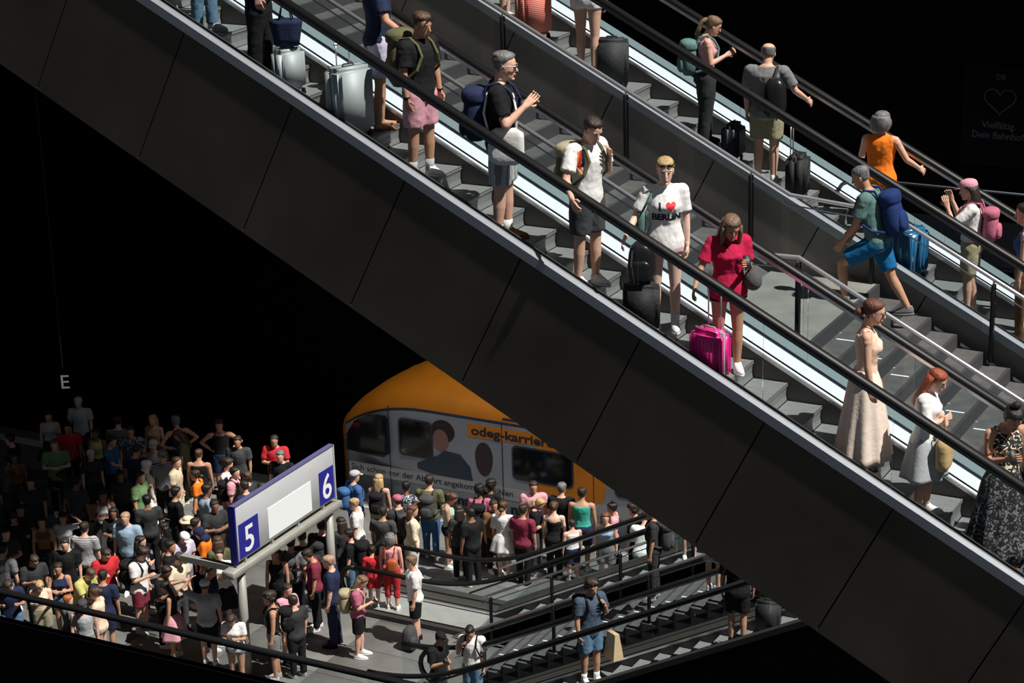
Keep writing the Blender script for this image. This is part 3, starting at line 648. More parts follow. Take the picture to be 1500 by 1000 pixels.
# ---------------------------------------------------------------- bags and cases
def rbox(mb, c, sx, sy, sz, mi=0, n=20, p=3.2, rows=8, taper=0, tf=None):
    rs = []
    for i in range(rows + 1):
        u = -1 + 2 * i / rows; k = (1 - abs(u) ** (p * 1.4)) ** (1 / (p * 1.0)) if abs(u) < 1 else .0; k = max(k, .55); kk = k * (1 - taper * (u + 1) / 2); r = []
        for j in range(n):
            a = 2 * pi * j / n; ca, sa = cos(a), sin(a); d = (abs(ca) ** p + abs(sa) ** p) ** (-1 / p)
            v = V((c[0] + sx * kk * d * ca, c[1] + sy * kk * d * sa, c[2] + sz * u)); r.append(tf(v) if tf else v)
        rs.append(r)
    return mb.loft(rs, mi)
def backpack(pt, label, col='black', size=1.0, group=None, big=False, accent=None):
    J, M = PJ[pt.name]; T = J['T']; dz = V((0, 0, J['dz'])); W = lambda v: T(v) + dz
    t = thing('backpack', label, 'backpack', M=M.copy(), group=group); s = size; c = cmat(col); c2 = cmat(accent or col)
    key = ('bp', H_(str(PJ[pt.name][0]['T']((0, 0, 1.3)))[:40]), s, big, J['dz'])
    def mk():
        out = []; m1 = MB(); h = .24 * s * (1.25 if big else 1); z = 1.19 + (.06 if big else 0)
        rbox(m1, (-.205 - .02 * s, 0, z), .12 * s, .165 * s, h, taper=.22, tf=W, p=2.6); a = m1.mesh('bag', [c], smooth=True)
        m2 = MB(); rbox(m2, (-.29 - .03 * s, 0, z - h * .35), .055 * s, .125 * s, h * .45, taper=.2, tf=W, p=2.6); b_ = m2.mesh('pocket', [c], smooth=True)
        m3 = MB(); rbox(m3, (-.205 - .02 * s, 0, z + h * .74), .118 * s, .150 * s, .085 * s, tf=W, p=2.6); cc = m3.mesh('lid', [c], smooth=True)
        sw = .10 if not J['fem'] else .085; st = []
        for sg in (1, -1):
            m4 = MB(); m4.tube([W(p) for p in ((-.15, sg * sw, z + h * .7), (-.10, sg * sw, 1.475), (-.0, sg * (sw + .005), 1.495), (.09, sg * (sw + .005), 1.43), (.145, sg * (sw + .01), 1.32), (.12, sg * (sw + .06), 1.18), (-.02, sg * .185, 1.06), (-.15, sg * .14, 1.02))], .016, 6); st.append(m4.mesh('strap', [c]))
        return a, b_, cc, st
    a, b_, cc, st = mk()
    bo = O('bag_body', a, t, [c]); O('pocket', b_, t, [c2]); O('lid', cc, t, [c2]); [O('strap', s_, t, [c]) for s_ in st]
    return t
def suitcase(base, yaw, h, w_, d, label, col, rods=0, rough=.35, metal=0, ribs=True, soft=False, accent=None, group=None, pat=None):
    t = thing('suitcase', label, 'suitcase', loc=base, rz=yaw, group=group)
    mt = pat or mat('case_' + label[:12], col, .7 if soft else rough, metal, bump=.3 if soft else .0, bscale=30)
    z0 = .055
    for nm, y0, y1 in (('front_shell', -d / 2, -.012), ('back_shell', .012, d / 2)):
        b = bmesh.new(); bmesh.ops.create_cube(b, size=1)
        for v in b.verts: v.co = V((v.co.x * w_, (y0 + y1) / 2 + v.co.y * (y1 - y0), z0 + (v.co.z + .5) * (h - z0)))
        bmesh.ops.bevel(b, geom=[e for e in b.edges if not all(abs(v.co.y) < .02 for v in e.verts)], offset=min(.05, d * .28), segments=4, affect='EDGES', clamp_overlap=True)
        for f_ in b.faces: f_.smooth = True
        me = bpy.data.meshes.new(nm); b.to_mesh(me); b.free(); me.materials.append(mt); sh = O(nm, me, t)
        if ribs:
            rb = MB(); yy = y0 if nm[0] == 'f' else y1
            for i in range(7): x = -w_ * .36 + w_ * .72 * i / 6; rb.box((x - .008, yy - .005, z0 + .07), (x + .008, yy + .005, h - .07))
            for x in (-w_ / 2, w_ / 2): 
                for i in range(2): ym = y0 + (y1 - y0) * (i + 1) / 3; rb.box((x - .004, ym - .006, z0 + .07), (x + .004, ym + .006, h - .07))
            O('rib', rb.mesh('rib', [mt]), sh)
    O('seam_band', bevel(boxmesh('band', (-w_ / 2 + .004, -.014, z0 + .004), (w_ / 2 - .004, .014, h - .004), cmat(accent or 'charcoal')), .006, 1), t)
    O('carry_handle', MB().tube([(-.07, 0, h), (-.06, 0, h + .022), (.06, 0, h + .022), (.07, 0, h)], .009, 6).mesh('handle', [cmat(accent or 'charcoal')], smooth=True), t)
    if rods:
        O('pull_handle', MB().tube([(-.08, d * .3, h - .01), (-.08, d * .3, h + rods)], .008, 6).tube([(.08, d * .3, h - .01), (.08, d * .3, h + rods)], .008, 6).cone((-.095, d * .3, h + rods), (.095, d * .3, h + rods), .014, .014, 8).mesh('pull', [mat('rod_alu', (.6, .6, .62), .3, .8)], smooth=True), t)
    wm = MB().cone((0, -.012, .026), (0, .012, .026), .026, .026, 12, rnd=False).box((-.014, -.016, .02), (.014, .016, .07)).mesh('wheel', [M_RUB])
    for x in (-w_ * .38, w_ * .38):
        for y in (-d * .3, d * .3): O('wheel', wm, t, loc=(x, y, 0))
    return t
def local_thing(pt, name, label, cat): return thing(name, label, cat, M=PJ[pt.name][1].copy())
def hand_pos(pt, a):
    J, M = PJ[pt.name]; sh, el, wr, f = J['arm' + a]; return wr + f * .09 + V((0, 0, J['dz']))
def phone(pt, a, label):
    J, M = PJ[pt.name]; sh, el, wr, f = J['arm' + a]; p = hand_pos(pt, a) + V((.01, 0, .02)); t = thing('phone', label, 'phone', M=M @ Matrix.Translation(p) @ Matrix.Rotation(-.6, 4, 'Y'))
    O('case', bevel(boxmesh('case', (-.004, -.036, -.07), (.004, .036, .07), M_RUB), .003, 1), t); return t
# ---------------------------------------------------------------- placing riders
def tread(Y0, b, phase, X, sg, run=.368, nos=-.06):
    k = math.ceil((X - phase) / run) if sg < 0 else math.floor((X - phase) / run); return b + nos + sg * (phase + k * run) * TA + .003
ESC = {1: (18.5, 7.87, -7.30, -1, -.06), 2: (23.18, 7.87, -10.89, -1, -.06), 3: (29.65, 9.2, -12.6, 1, -.05), 4: (33.45, 9.82, -15.0, 1, -.05)}
def rider(esc, fx, fy, L, hy=None, h=None):
    """stand a figure whose feet appear near pixel column fx; head top at row hy sets the height"""
    Y0, b, ph, sg, nos = ESC[esc]; Y = Y0 + L; X = onY(fx, fy, Y).x
    for _ in range(3):
        z = tread(Y0, b, ph, X, sg, nos=nos); P = V((X, Y, z)); X += (fx - proj(P)[0]) * .007
    z = tread(Y0, b, ph, X, sg, nos=nos); P = V((X, Y, z))
    if hy is not None:
        lo, hi_ = .5, 2.3
        for _ in range(30):
            mm = (lo + hi_) / 2
            if proj(P + V((0, 0, mm)))[1] > hy: lo = mm
            else: hi_ = mm
        h = lo
    return P, h
YAW = lambda d: R(d)
# ---------------------------------------------------------------- riders on the front escalator
def mk(esc, fx, fy, L, hy, yaw, label, **k):
    h = k.pop('h', None); P, hh = rider(esc, fx, fy, L, hy, h); k.setdefault('hi', True); k.setdefault('wide', 1.06)
    return person(P, R(yaw), hh, label, **k)
def chest(pt, me, name, mt, y, z, parent, depth=.004, side=1):
    """drape flat lettering (local x -> body -y, local y -> z) onto the front of the shirt"""
    sh = [c for c in pt.children if c.name.startswith('shirt')][0]
    bt = BVHTree.FromPolygons([v.co for v in sh.data.vertices], [p.vertices for p in sh.data.polygons])
    b = bmesh.new(); b.from_mesh(me); bmesh.ops.triangulate(b, faces=b.faces)
    for _ in range(2):
        es = [e for e in b.edges if e.calc_length() > .025]
        if es: bmesh.ops.subdivide_edges(b, edges=es, cuts=1, use_grid_fill=False)
    bmesh.ops.triangulate(b, faces=b.faces)
    for v in b.verts:
        o = V((.6 * side, y + v.co.x * side, z + v.co.y)); hit = bt.ray_cast(o, V((-side, 0, 0)))
        v.co = V(((hit[0].x if hit[0] else .13 * side) + depth * side, o.y, o.z))
    b.to_mesh(me); b.free(); me.materials.clear(); me.materials.append(mt); return O(name, me, sh)
p_ = mk(1, 303, 46, .55, None, 0, 'blue-grey jeans and pale trainers of a person cut off by the top left edge', h=1.72, bot=('pants', 'denim'), top=('tee', 'grey'), shoes=('sneaker', 'lightgrey'))
p_ = mk(1, 385, 100, .42, None, 20, 'person in long black trousers at the top beside the small silver suitcase', h=1.70, fem=True, bot=('wide', 'black'), top=('long', 'charcoal'), shoes=('sneaker', 'black'), hair=('long', 'dark'))
SILV = (.40, .44, .46)
P, _ = rider(1, 425, 132, .42); suitcase(P, R(68), .50, .33, .24, 'small silver ribbed suitcase with a navy tote standing on it', SILV, metal=.2, rough=.6, ribs=False)
t = thing('tote_bag', 'navy blue tote bag standing on top of the small silver suitcase', 'bag', loc=P + V((0, 0, .53)), rz=R(25))
m_ = MB(); m_.loft([[V(((.13 + .05 * u) * cos(a), (.08 + .025 * u) * sin(a) * (1 + .08 * sin(5 * a)), .27 * u)) for a in [2 * pi * i / 24 for i in range(24)]] for u in (0, .3, .6, .85, 1)]); O('bag_body', m_.mesh('tote', [cmat('navy')], smooth=True), t)
for s in (1, -1): O('strap', MB().tube([(-.07, s * .06, .26), (-.04, s * .02, .40), (.04, s * .02, .40), (.07, s * .06, .26)], .008, 6).mesh('strap', [cmat('navy')], smooth=True), t)
P, _ = rider(1, 515, 192, .40); suitcase(P, R(66), .75, .46, .30, 'large silver ribbed suitcase with raised black pull rods on the upper escalator', SILV, metal=.2, rough=.6, rods=.22, ribs=False)
p_ = mk(1, 560, 186, .85, None, 40, 'man cut off by the top edge in navy t-shirt, pale shorts and flip-flops', h=1.80, top=('tee', 'navy'), bot=('shorts', 'lilac'), skin='tan', shoes=('sandal', 'brown'), pose=dict(l='down', r='out'))
J, M = PJ[p_.name]
p_ = mk(1, 620, 252, .50, 17, -12, 'muscular man in a tight black t-shirt and pink shorts with an olive rucksack', wide=1.10, top=('tee', 'black'), bot=('shorts', 'pink'), skin='tan', hair=('short', 'brown'), glasses=('top', 'black'), pose=dict(l='down', r='down', pitch=14), socks='lightgrey')
backpack(p_, 'olive green hiking rucksack on the man in pink shorts', 'olive', 1.0, big=True)
p_['worn'] = 1; J, M = PJ[p_.name]; wr = J['arml'][2]; O('watch', MB().cone(wr + V((0, 0, .02 + J['dz'])), wr + V((0, 0, J['dz'] - .012)), .032, .032, 12, rnd=False).mesh('watch', [M_RUB]), p_)
J, M = PJ[p_.name]; wr = J['armr'][2]; O('watch', MB().cone(wr + V((0, 0, .02 + J['dz'])), wr + V((0, 0, J['dz'] - .012)), .032, .032, 12, rnd=False).mesh('watch', [M_RUB]), p_)
p5 = mk(1, 740, 345, .45, 77, 18, 'grey-haired man in white sunglasses and black t-shirt clasping his hands, striped shorts', top=('tee', 'black'), bot=('shorts', 'vstripe_grey_lightgrey'), skin='light', hair=('short', 'grey'), glasses=('eyes', 'white'), pose='clasp', shoes=('sneaker', 'brown'), socks='white')
backpack(p5, 'glossy navy backpack on the grey-haired man in white sunglasses', 'navy', .98)
t = local_thing(p5, 'tote_bag', 'white cloth bag hanging at the hip of the man in white sunglasses', 'bag')
m_ = MB(); rbox(m_, (.07, -.215, .95), .155, .030, .17, p=5); O('bag_body', m_.mesh('tote', [cmat('white')], smooth=True), t)
O('strap', MB().tube([(.16, -.215, 1.08), (.155, -.15, 1.25), (.12, -.10, 1.40), (.0, -.07, 1.50), (-.10, -.09, 1.42), (-.12, -.19, 1.25), (-.08, -.215, 1.08)], .011, 6).mesh('strap', [cmat('white')], smooth=True), t)
p6 = mk(1, 862, 420, .50, 167, -18, 'young man in a white football shirt with red and black shoulder stripes, grey shorts', top=('tee', 'white'), bot=('shorts', 'darkgrey'), skin='light', hair=('short', 'dark'), pose=dict(l='strap', r='out', pitch=26, turn=-6))
backpack(p6, 'olive and khaki rucksack on the back of the man in the football shirt', 'olive', .95, accent='khaki')
for i, c in enumerate(('black', 'red', 'orange')):
    for sd in (1, -1):
        q = MB(); yy = -.145 - .026 * i
        q.add([V((yy - .011, 0, 0)), V((yy + .011, 0, 0)), V((yy + .026, .17 + .02 * i, 0)), V((yy + .004, .17 + .02 * i, 0))], ((0, 1, 2, 3),))
        if sd < 0: q.v = [(-v[0], v[1], 0) for v in q.v]
        chest(p6, q.mesh('stripe', [], fix=False), 'shoulder_stripe', cmat(c), 0, 1.27 - .025 * i, p6, side=sd)
p7 = mk(1, 975, 476, .55, 229, -62, 'blonde woman in a white I love Berlin t-shirt and pink shorts facing the camera', fem=True, wide=1.02, top=('loose', 'white'), bot=('hotpants', 'pink'), skin='fair', hair=('pony', 'blond'), glasses=('top', 'black'), pose=dict(l='down', r='out', pitch=10), socks='white')
for s, sz, y, z in (('I', .115, -.075, 1.255), ('BERLIN', .088, -.135, 1.16)):
    for lt in split_letters(text_mesh(s, sz, .004)): chest(p7, lt, 'letter', M_RUB, y, z, p7)
hb = MB(); hb.add([V((.0042 * 16 * sin(a) ** 3 * .72, .0042 * .8 * (13 * cos(a) - 5 * cos(2 * a) - 2 * cos(3 * a) - cos(4 * a)), 0)) for a in [2 * pi * i / 28 for i in range(28)]], (tuple(range(28)),))
chest(p7, hb.mesh('heart', [], fix=False), 'heart_print', mat('red_print', (.8, .03, .05), .6), .045, 1.30, p7)
t = local_thing(p7, 'shoulder_bag', 'grey-green canvas bag on the shoulder of the woman in the I love Berlin shirt', 'bag')
m_ = MB(); rbox(m_, (-.03, -.235, 1.12), .12, .05, .15); O('bag_body', m_.mesh('bag', [cmat('seagreen')], smooth=True), t)
O('strap', MB().tube([(-.12, -.235, 1.24), (-.08, -.16, 1.42), (.0, -.12, 1.475), (.09, -.14, 1.40), (.10, -.225, 1.24)], .011, 6).mesh('strap', [cmat('seagreen')], smooth=True), t)
P, _ = rider(1, 940, 478, .36); suitcase(P, R(20), .52, .36, .25, 'black fabric suitcase beside the woman in the I love Berlin shirt', (.012, .012, .014), soft=True, ribs=False, rods=.36)
t = thing('backpack', 'shiny black backpack lying on the black suitcase', 'backpack', loc=P + V((0, 0, .54)), rz=R(20)); m_ = MB(); rbox(m_, (0, 0, .20), .15, .115, .20, taper=.25); O('bag_body', m_.mesh('bag', [mat('shiny_black', (.012, .012, .014), .3)], smooth=True), t)
m_ = MB(); rbox(m_, (0, -.12, .14), .10, .03, .10); O('pocket', m_.mesh('pocket', [mat('shiny_black', (.01,) * 3)], smooth=True), t)
O('strap', MB().tube([(-.08, -.1, .34), (-.09, -.16, .2), (-.06, -.13, .02)], .012, 6).mesh('strap', [cmat('charcoal')]), t)
p8 = mk(1, 1066, 552, .62, 307, -52, 'long-haired woman in a crimson top and black shorts looking down at her phone', fem=True, top=('loose', 'crimson'), bot=('hotpants', 'black'), skin='tan', hair=('longflow', 'lightbrown'), pose=dict(l='phone', r='out', pitch=30))
phone(p8, 'l', 'red phone in the hand of the woman in the crimson top')
t = local_thing(p8, 'shoulder_bag', 'grey fur-like bag at the hip of the woman in the crimson top', 'bag')
m_ = MB(); m_.ell((.10, .22, 1.02), .12, .09, .11, 14, 10); O('bag_body', m_.mesh('bag', [mat('fur_grey', (.10, .10, .10), .9, bump=1, bscale=90)], smooth=True), t)
O('strap', MB().tube([(.10, .20, 1.10), (.15, .06, 1.25), (.08, -.09, 1.46), (-.05, -.09, 1.46), (-.14, .05, 1.25), (-.02, .20, 1.1)], .009, 6).mesh('strap', [cmat('black')], smooth=True), t)
P, _ = rider(1, 1040, 548, .28)
pm = bpy.data.materials.new('pink_shell')
suitcase(P, R(-18), .55, .38, .23, 'bright pink hard-shell suitcase with raised pattern and silver rods', (.85, .03, .28), rough=.28, rods=.40, accent='lightgrey')
bpy.data.materials.remove(pm)
p9 = mk(1, 1265, 690, .55, 438, 20, 'auburn-haired woman in a beige vest and long cream skirt, hair in a bun', fem=True, top=('tank', 'peach'), bot=('longskirt', 'blush'), skin='light', hair=('lowbun', 'chestnut'), pose=dict(l='down', r='down', pitch=12, turn=-8), shoes=('sandal', 'brown'), glasses=('eyes', 'brown'))
p10 = mk(1, 1352, 758, .50, 537, 5, 'red-haired woman in a white blouse and pale skirt carrying a tan bag', fem=True, top=('blouse', 'white'), bot=('skirt', 'lightgrey'), skin='light', hair=('long', 'auburn'), pose=dict(l='cross', r='cross', pitch=26))
t = local_thing(p10, 'paper_bag', 'tan soft bag in front of the red-haired woman in white', 'bag')
m_ = MB(); rbox(m_, (.22, -.10, .82), .075, .15, .20, p=4); O('bag_body', m_.mesh('bag', [mat('tan_cloth', (.62, .42, .2), .8, bump=.4, bscale=14)], smooth=True), t); O('strap', MB().tube([(.22, -.2, 1.0), (.2, -.16, 1.13), (.2, -.04, 1.13), (.22, .0, 1.0)], .008, 6).mesh('strap', [mat('tan_cloth', (.62, .42, .2))]), t)
p11 = mk(1, 1464, 836, .50, 583, -45, 'dark-haired woman with a top bun in a black and white patterned long dress', fem=True, top=('tank', 'print_black_cream'), bot=('longskirt', 'print_black_grey'), skin='tan', hair=('topbun', 'black'), pose=dict(l='down', r='phone', pitch=34), glasses=('top', 'black'), shoes=('sandal', 'brown'))
phone(p11, 'r', 'phone held by the woman in the patterned dress')
p12 = mk(1, 1512, 866, .80, None, 0, 'person in blue jeans at the right edge behind the woman in the patterned dress', h=1.6, bot=('pants', 'blue'), top=('tee', 'navy'))
# ---------------------------------------------------------------- riders on the rear upper escalator
q1 = mk(2, 742, 36, .50, None, 30, 'bare legs of a person at the top edge beside the red striped suitcase', h=1.7, fem=True, skin='fair', bot=('hotpants', 'blue'), top=('tee', 'blue'))
P, _ = rider(2, 782, 72, .48); suitcase(P, R(60), .72, .42, .28, 'rose-red suitcase with fine horizontal stripes near the top edge', (.6, .1, .1), ribs=False, pat=band_mat('case_red_stripe', (.70, .10, .07), (.80, .38, .30), 42, 2, .5))
q2 = mk(2, 862, 107, .52, None, 95, 'woman in tight white shorts seen from behind at the top of the rear escalator', h=1.74, fem=True, skin='light', bot=('hotpants', 'white'), top=('crop', 'lightgrey'), shoes=('sneaker', 'black'))
P, _ = rider(2, 897, 112, .62); suitcase(P, R(20), .62, .40, .26, 'dark charcoal suitcase beside the woman in white shorts', (.03, .032, .035), soft=True, ribs=False, rods=.0)
q3 = mk(2, 1034, 204, .55, 22, 32, 'woman with a ponytail in a pink vest and black trousers looking at her phone', fem=True, top=('tank', 'pink'), bot=('wide', 'charcoal'), skin='light', hair=('pony', 'lightbrown'), pose=dict(l='down', r='phone', pitch=26), shoes=('sneaker', 'black'))
phone(q3, 'r', 'phone held up by the woman in the pink vest'); backpack(q3, 'teal blue rucksack of the woman in the pink vest', 'seagreen', .95)
P, _ = rider(2, 1074, 236, .55); suitcase(P, R(95), .48, .32, .22, 'dark navy ribbed suitcase left of the old man in khaki shorts', (.012, .014, .028), rough=.5)
q4 = mk(2, 1122, 262, .52, 64, 100, 'balding old man in a grey polo shirt and khaki shorts seen from behind', wide=1.12, top=('polo', 'grey'), bot=('shorts', 'khaki'), skin='light', hair=('fringe', 'grey'), pose=dict(l='down', r='out', pitch=14))
t = local_thing(q4, 'backpack', 'black leather-look backpack slung on one shoulder of the old man', 'backpack')
m_ = MB(); rbox(m_, (-.22, -.13, 1.14), .10, .14, .24, taper=.2); O('bag_body', m_.mesh('bag', [mat('shiny_black', (.01,) * 3)], smooth=True), t); O('strap', MB().tube([(-.2, -.12, 1.36), (-.06, -.13, 1.49), (.06, -.13, 1.46), (.10, -.2, 1.25), (-.12, -.22, 1.0)], .016, 6).mesh('strap', [cmat('charcoal')]), t)
P, _ = rider(2, 1168, 285, .55); suitcase(P, R(100), .55, .37, .25, 'black rounded suitcase with pull rods right of the old man', (.015, .016, .018), soft=True, ribs=False, rods=.38)
q5 = mk(2, 1286, 384, .82, 164, 92, 'woman with bobbed grey hair in a bright orange sleeveless blouse seen from behind', fem=True, wide=1.12, top=('sleeveless', 'orange'), bot=('pants', 'navy'), skin='light', hair=('bob', 'grey'), pose=dict(l='rail', r='out', pitch=2), shoes=('sneaker', 'black'))
P, _ = rider(2, 1330, 398, .35); suitcase(P, R(62), .62, .42, .28, 'glossy blue hard-shell suitcase behind the climbing man', (.03, .17, .36), rough=.25, accent='black')
q6 = mk(2, 1418, 450, .50, 264, 190, 'woman in a pink cap, white t-shirt and khaki shorts facing left with raised hand', fem=True, top=('crop_tee', 'white'), bot=('shorts', 'khaki'), skin='light', hair=('long', 'dark'), cap=('cap', 'pink'), pose=dict(l='up', r='up', pitch=12))
backpack(q6, 'small crimson backpack of the woman in the pink cap', 'rose', .85)
q7 = mk(2, 1497, 512, .62, 298, 185, 'dark-haired woman in a blue vest top cut off by the right edge', fem=True, top=('tank', 'blue'), bot=('pants', 'brown'), skin='light', hair=('pony', 'dark'))
# ---------------------------------------------------------------- man climbing the fixed stairs
X = -6.85; Ys = 22.15; zt = HL - (-7.5 + .31 * 3) * TA
base = V((-7.35, 22.4, HL + 7.19 * TA))
s1 = person(base, R(183), 1.80, 'man in a teal t-shirt and blue shorts striding up the stairs with a blue rucksack', hi=True, top=('tee', 'seagreen'), bot=('shorts', 'royal'), skin='tan', hair=('buzz', 'grey'),
            pose=dict(l='swing', r='swing', lean=12, pitch=16, legs=((56, 62), (-20, 10)), sp=.12), shoes=('sneaker', 'grey'))
backpack(s1, 'deep blue rucksack on the man climbing the stairs', 'deepblue', 1.0)
# ---------------------------------------------------------------- regional train in the far track
TR = thing('regional_train', 'orange and grey regional train with rounded nose standing behind the platform crowd', 'train', (0, 0, 0)); TR.location = (0, 39, 0)
M_OR = mat('train_orange', (.82, .27, .015), .45, 0, var=.06, vscale=2); M_TW = mat('train_grey_white', (.36, .40, .46), .4, 0, var=.12, vscale=1.2)
M_TB = mat('train_dark_blue', (.03, .05, .09), .4); M_WIN = mat('window_dark', (.01, .011, .012), .08); M_INK = mat('dark_ink', (.02, .03, .05), .6)
prof = [(.15, -1.0), (.02, -.2), (0, .3), (0, 1.2), (0, 2.18), (.0, 2.25), (.07, 2.42), (.28, 2.62), (.75, 2.76), (1.5, 2.80), (2.25, 2.76), (2.72, 2.62), (2.93, 2.42), (3, 2.2), (3, -.2), (2.85, -1.0)]
xs = [-6, -12, -18, -21, -23] + [-23 - 3.0 * sin(i / 14 * pi / 2) for i in range(1, 15)]
rings = []
for x in xs:
    u = max(0, (-23 - x) / 3.0); kw = (1 - u ** 2.6) ** .5 if u < 1 else .02; kw = max(kw, .04)
    rings.append([V((x - .0, 1.5 + (y - 1.5) * kw, (.15 + (z - .15) * (1 - .62 * u ** 2.2) if z > .15 else z))) for y, z in prof])
tb = MB(); n = len(prof)
for i in range(len(rings) - 1):
    for j in range(n):
        k = (j + 1) % n; xm = (xs[i] + xs[i + 1]) / 2; zz = (prof[j][1] + prof[k][1]) / 2
        mi = 0 if (zz > 2.3) else (2 if 2.19 < zz < 2.3 else 1)
        if xm < -25.55: mi = 0
        if zz < .0 and prof[j][1] < .1: mi = 2
        o = len(tb.v); tb.v += [tuple(rings[i][j]), tuple(rings[i][k]), tuple(rings[i + 1][k]), tuple(rings[i + 1][j])]; tb.f.append((o, o + 1, o + 2, o + 3)); tb.mi.append(mi)
me = tb.mesh('train_body', [M_OR, M_TW, M_TB], fix=False); b = bmesh.new(); b.from_mesh(me); bmesh.ops.remove_doubles(b, verts=b.verts, dist=.002); bmesh.ops.recalc_face_normals(b, faces=b.faces)
for f_ in b.faces: f_.smooth = True
b.to_mesh(me); b.free(); O('car_body', me, TR)
def plate(pts, name, mt, th=.012, off=.0, parent=TR):
    """thin panel on the train side from (x, z) outline"""
    mb = MB(); mb.loft([[V((x, y, z)) for x, z in pts] for y in (-th - off, -off + .002)]); return O(name, mb.mesh(name, [mt]), parent)
def rrect(x0, z0, x1, z1, r=.12, n=5):
    out = []
    for cx, cz, a0 in ((x1 - r, z1 - r, 0), (x0 + r, z1 - r, pi / 2), (x0 + r, z0 + r, pi), (x1 - r, z0 + r, 3 * pi / 2)):
        out += [(cx + r * cos(a0 + pi / 2 * i / n), cz + r * sin(a0 + pi / 2 * i / n)) for i in range(n + 1)]
    return out
for i, (a, b_, c, d) in enumerate(((-23.72, 1.12, -22.92, 1.93), (-20.86, 1.0, -19.45, 1.72), (-18.4, 1.0, -17.0, 1.72), (-16.2, 1.0, -14.8, 1.72))):
    wf = plate(rrect(a - .04, b_ - .04, c + .04, d + .04), 'window_frame', M_TB, .02); plate(rrect(a, b_, c, d), 'window', M_WIN, .006, .02, wf)
cw = plate([(-25.1, 1.02), (-24.12, .97), (-24.02, 1.05), (-24.0, 1.85), (-24.1, 1.95), (-24.5, 1.93), (-24.85, 1.75), (-25.08, 1.4), (-25.16, 1.15)], 'cab_window', M_WIN, .10, -.0)
plate([(-21.99, 1.78), (-19.75, 1.84), (-19.75, 2.10), (-21.99, 2.10)], 'orange_banner', M_OR, .008)
def train_text(s, x0, x1, z, hgt, mt=M_INK, bold=.004):
    me = text_mesh(s, 1, bold * 3); w_ = max(v.co.x for v in me.vertices) - min(v.co.x for v in me.vertices)
    me.transform(Matrix(((( x1 - x0) / w_, 0, 0, x0), (0, 0, 0, -.0135), (0, hgt, 0, z), (0, 0, 0, 1))))
    for lt in split_letters(me): lt.materials.append(mt); O('letter', lt, TR)
plate([(-25.1, .44), (-17, .44), (-17, .72), (-25.1, .72)], 'text_band', mat('band_grey', (.50, .52, .55), .5), .009)
train_text('Sich schon vor der Abfahrt angekommen fühlen', -25.05, -20.9, .53, .20)
train_text('Ist machbar nicht', -22.9, -20.2, .12, .34, bold=.012)
train_text('odeg-karriere.', -21.9, -19.8, 1.85, .29, bold=.01)
# printed portrait: boy in a dark jacket reaching forward
plate([(-22.62 + .30 * cos(a), 1.80 + .27 * sin(a)) for a in [2 * pi * i / 18 for i in range(18)]], 'printed_hair', mat('print_hair', (.035, .02, .018), .6), .009)
plate([(-22.68 + .20 * cos(a), 1.58 + .26 * sin(a)) for a in [2 * pi * i / 18 for i in range(18)]], 'printed_face', mat('print_skin', (.34, .17, .14), .6), .011)
plate([(-23.3, .95), (-22.75, 1.22), (-22.6, 1.35), (-22.2, 1.32), (-21.95, 1.05), (-21.9, .74), (-22.9, .74), (-23.3, .82)], 'printed_jacket', M_TB, .010)
plate([(-21.6 + .22 * cos(a), 1.35 + (.35 if sin(a) > 0 else .45) * sin(a)) for a in [2 * pi * i / 18 for i in range(18)]], 'printed_arch', mat('print_plum', (.06, .035, .045), .6), .009)
plate([(-19.6 + .95 * cos(a), 1.15 + .95 * sin(a)) for a in [2 * pi * i / 30 for i in range(30)]], 'orange_disc', M_OR, .007)
for x in (-21.15, -24.02, -18.95): plate([(x, -.1), (x + .022, -.1), (x + .022, 2.2), (x, 2.2)], 'body_seam', M_TB, .010)
plate([(-21.12, 2.32 - .02), (-12, 2.32 - .02), (-12, 2.34), (-21.12, 2.34)], 'roof_seam', M_TB, .03, -.03)
O('roof_recess', bevel(boxmesh('roof_recess', (-22.35, .55, 2.55), (-20.9, 1.6, 2.95), mat('roof_brown', (.16, .05, .01), .6)), .03, 1), TR)  # dark box stands in for the dark notch in the roof
# ---------------------------------------------------------------- platform sign 5 | 6
SG = thing('platform_sign', 'long grey platform sign with white numbers 5 and 6 on blue squares', 'sign', (-22, 31.9, 0))
M_SB = mat('sign_blue', (.018, .02, .27), .45); M_SGR = mat('sign_grey', (.50, .52, .55), .5, .1, var=.04); M_BEAM = mat('beam_grey', (.36, .36, .33), .5, .2, var=.1)
O('board', bevel(boxmesh('board', (-.09, -1.68, 2.40), (0, 1.70, 3.50), M_SGR), .01, 1), SG)
O('edge_frame', boxmesh('edge', (-.14, -1.72, 2.38), (.01, -1.68, 3.52), M_SB), SG); O('edge_frame', boxmesh('edge', (-.095, -1.72, 3.5), (.01, 1.72, 3.53), mat('edge_violet', (.11, .11, .24), .5)), SG); O('edge_frame', boxmesh('edge', (-.095, 1.70, 2.38), (.01, 1.735, 3.52), M_SGR), SG)
O('display_panel', boxmesh('display', (0, -.66, 2.47), (.012, .84, 3.08), mat('display_white', (.88, .93, .96), .4)), SG)
for s, ya, yb in (('5', -1.62, -.98 + .0), ('6', 1.14, 1.66)):
    q = O('number_plate', boxmesh('plate', (0, ya, 2.44), (.012, yb, 3.12), M_SB), SG)
    me = text_mesh(s, .72, .008, 'CENTER'); me.transform(Matrix(((0, 0, 0, .016), (1, 0, 0, (ya + yb) / 2), (0, 1, 0, 2.52), (0, 0, 0, 1)))); me.materials.append(M_WHITE); O('number', me, q)
O('beam', bevel(boxmesh('beam', (-.20, -1.95, 2.16), (.06, 1.85, 2.30), M_BEAM), .01, 1), SG)
for y in (-1.4, -.5, .4, 1.3): O('bracket', boxmesh('bracket', (-.08, y - .03, 2.28), (-.02, y + .03, 2.42), M_BEAM), SG)
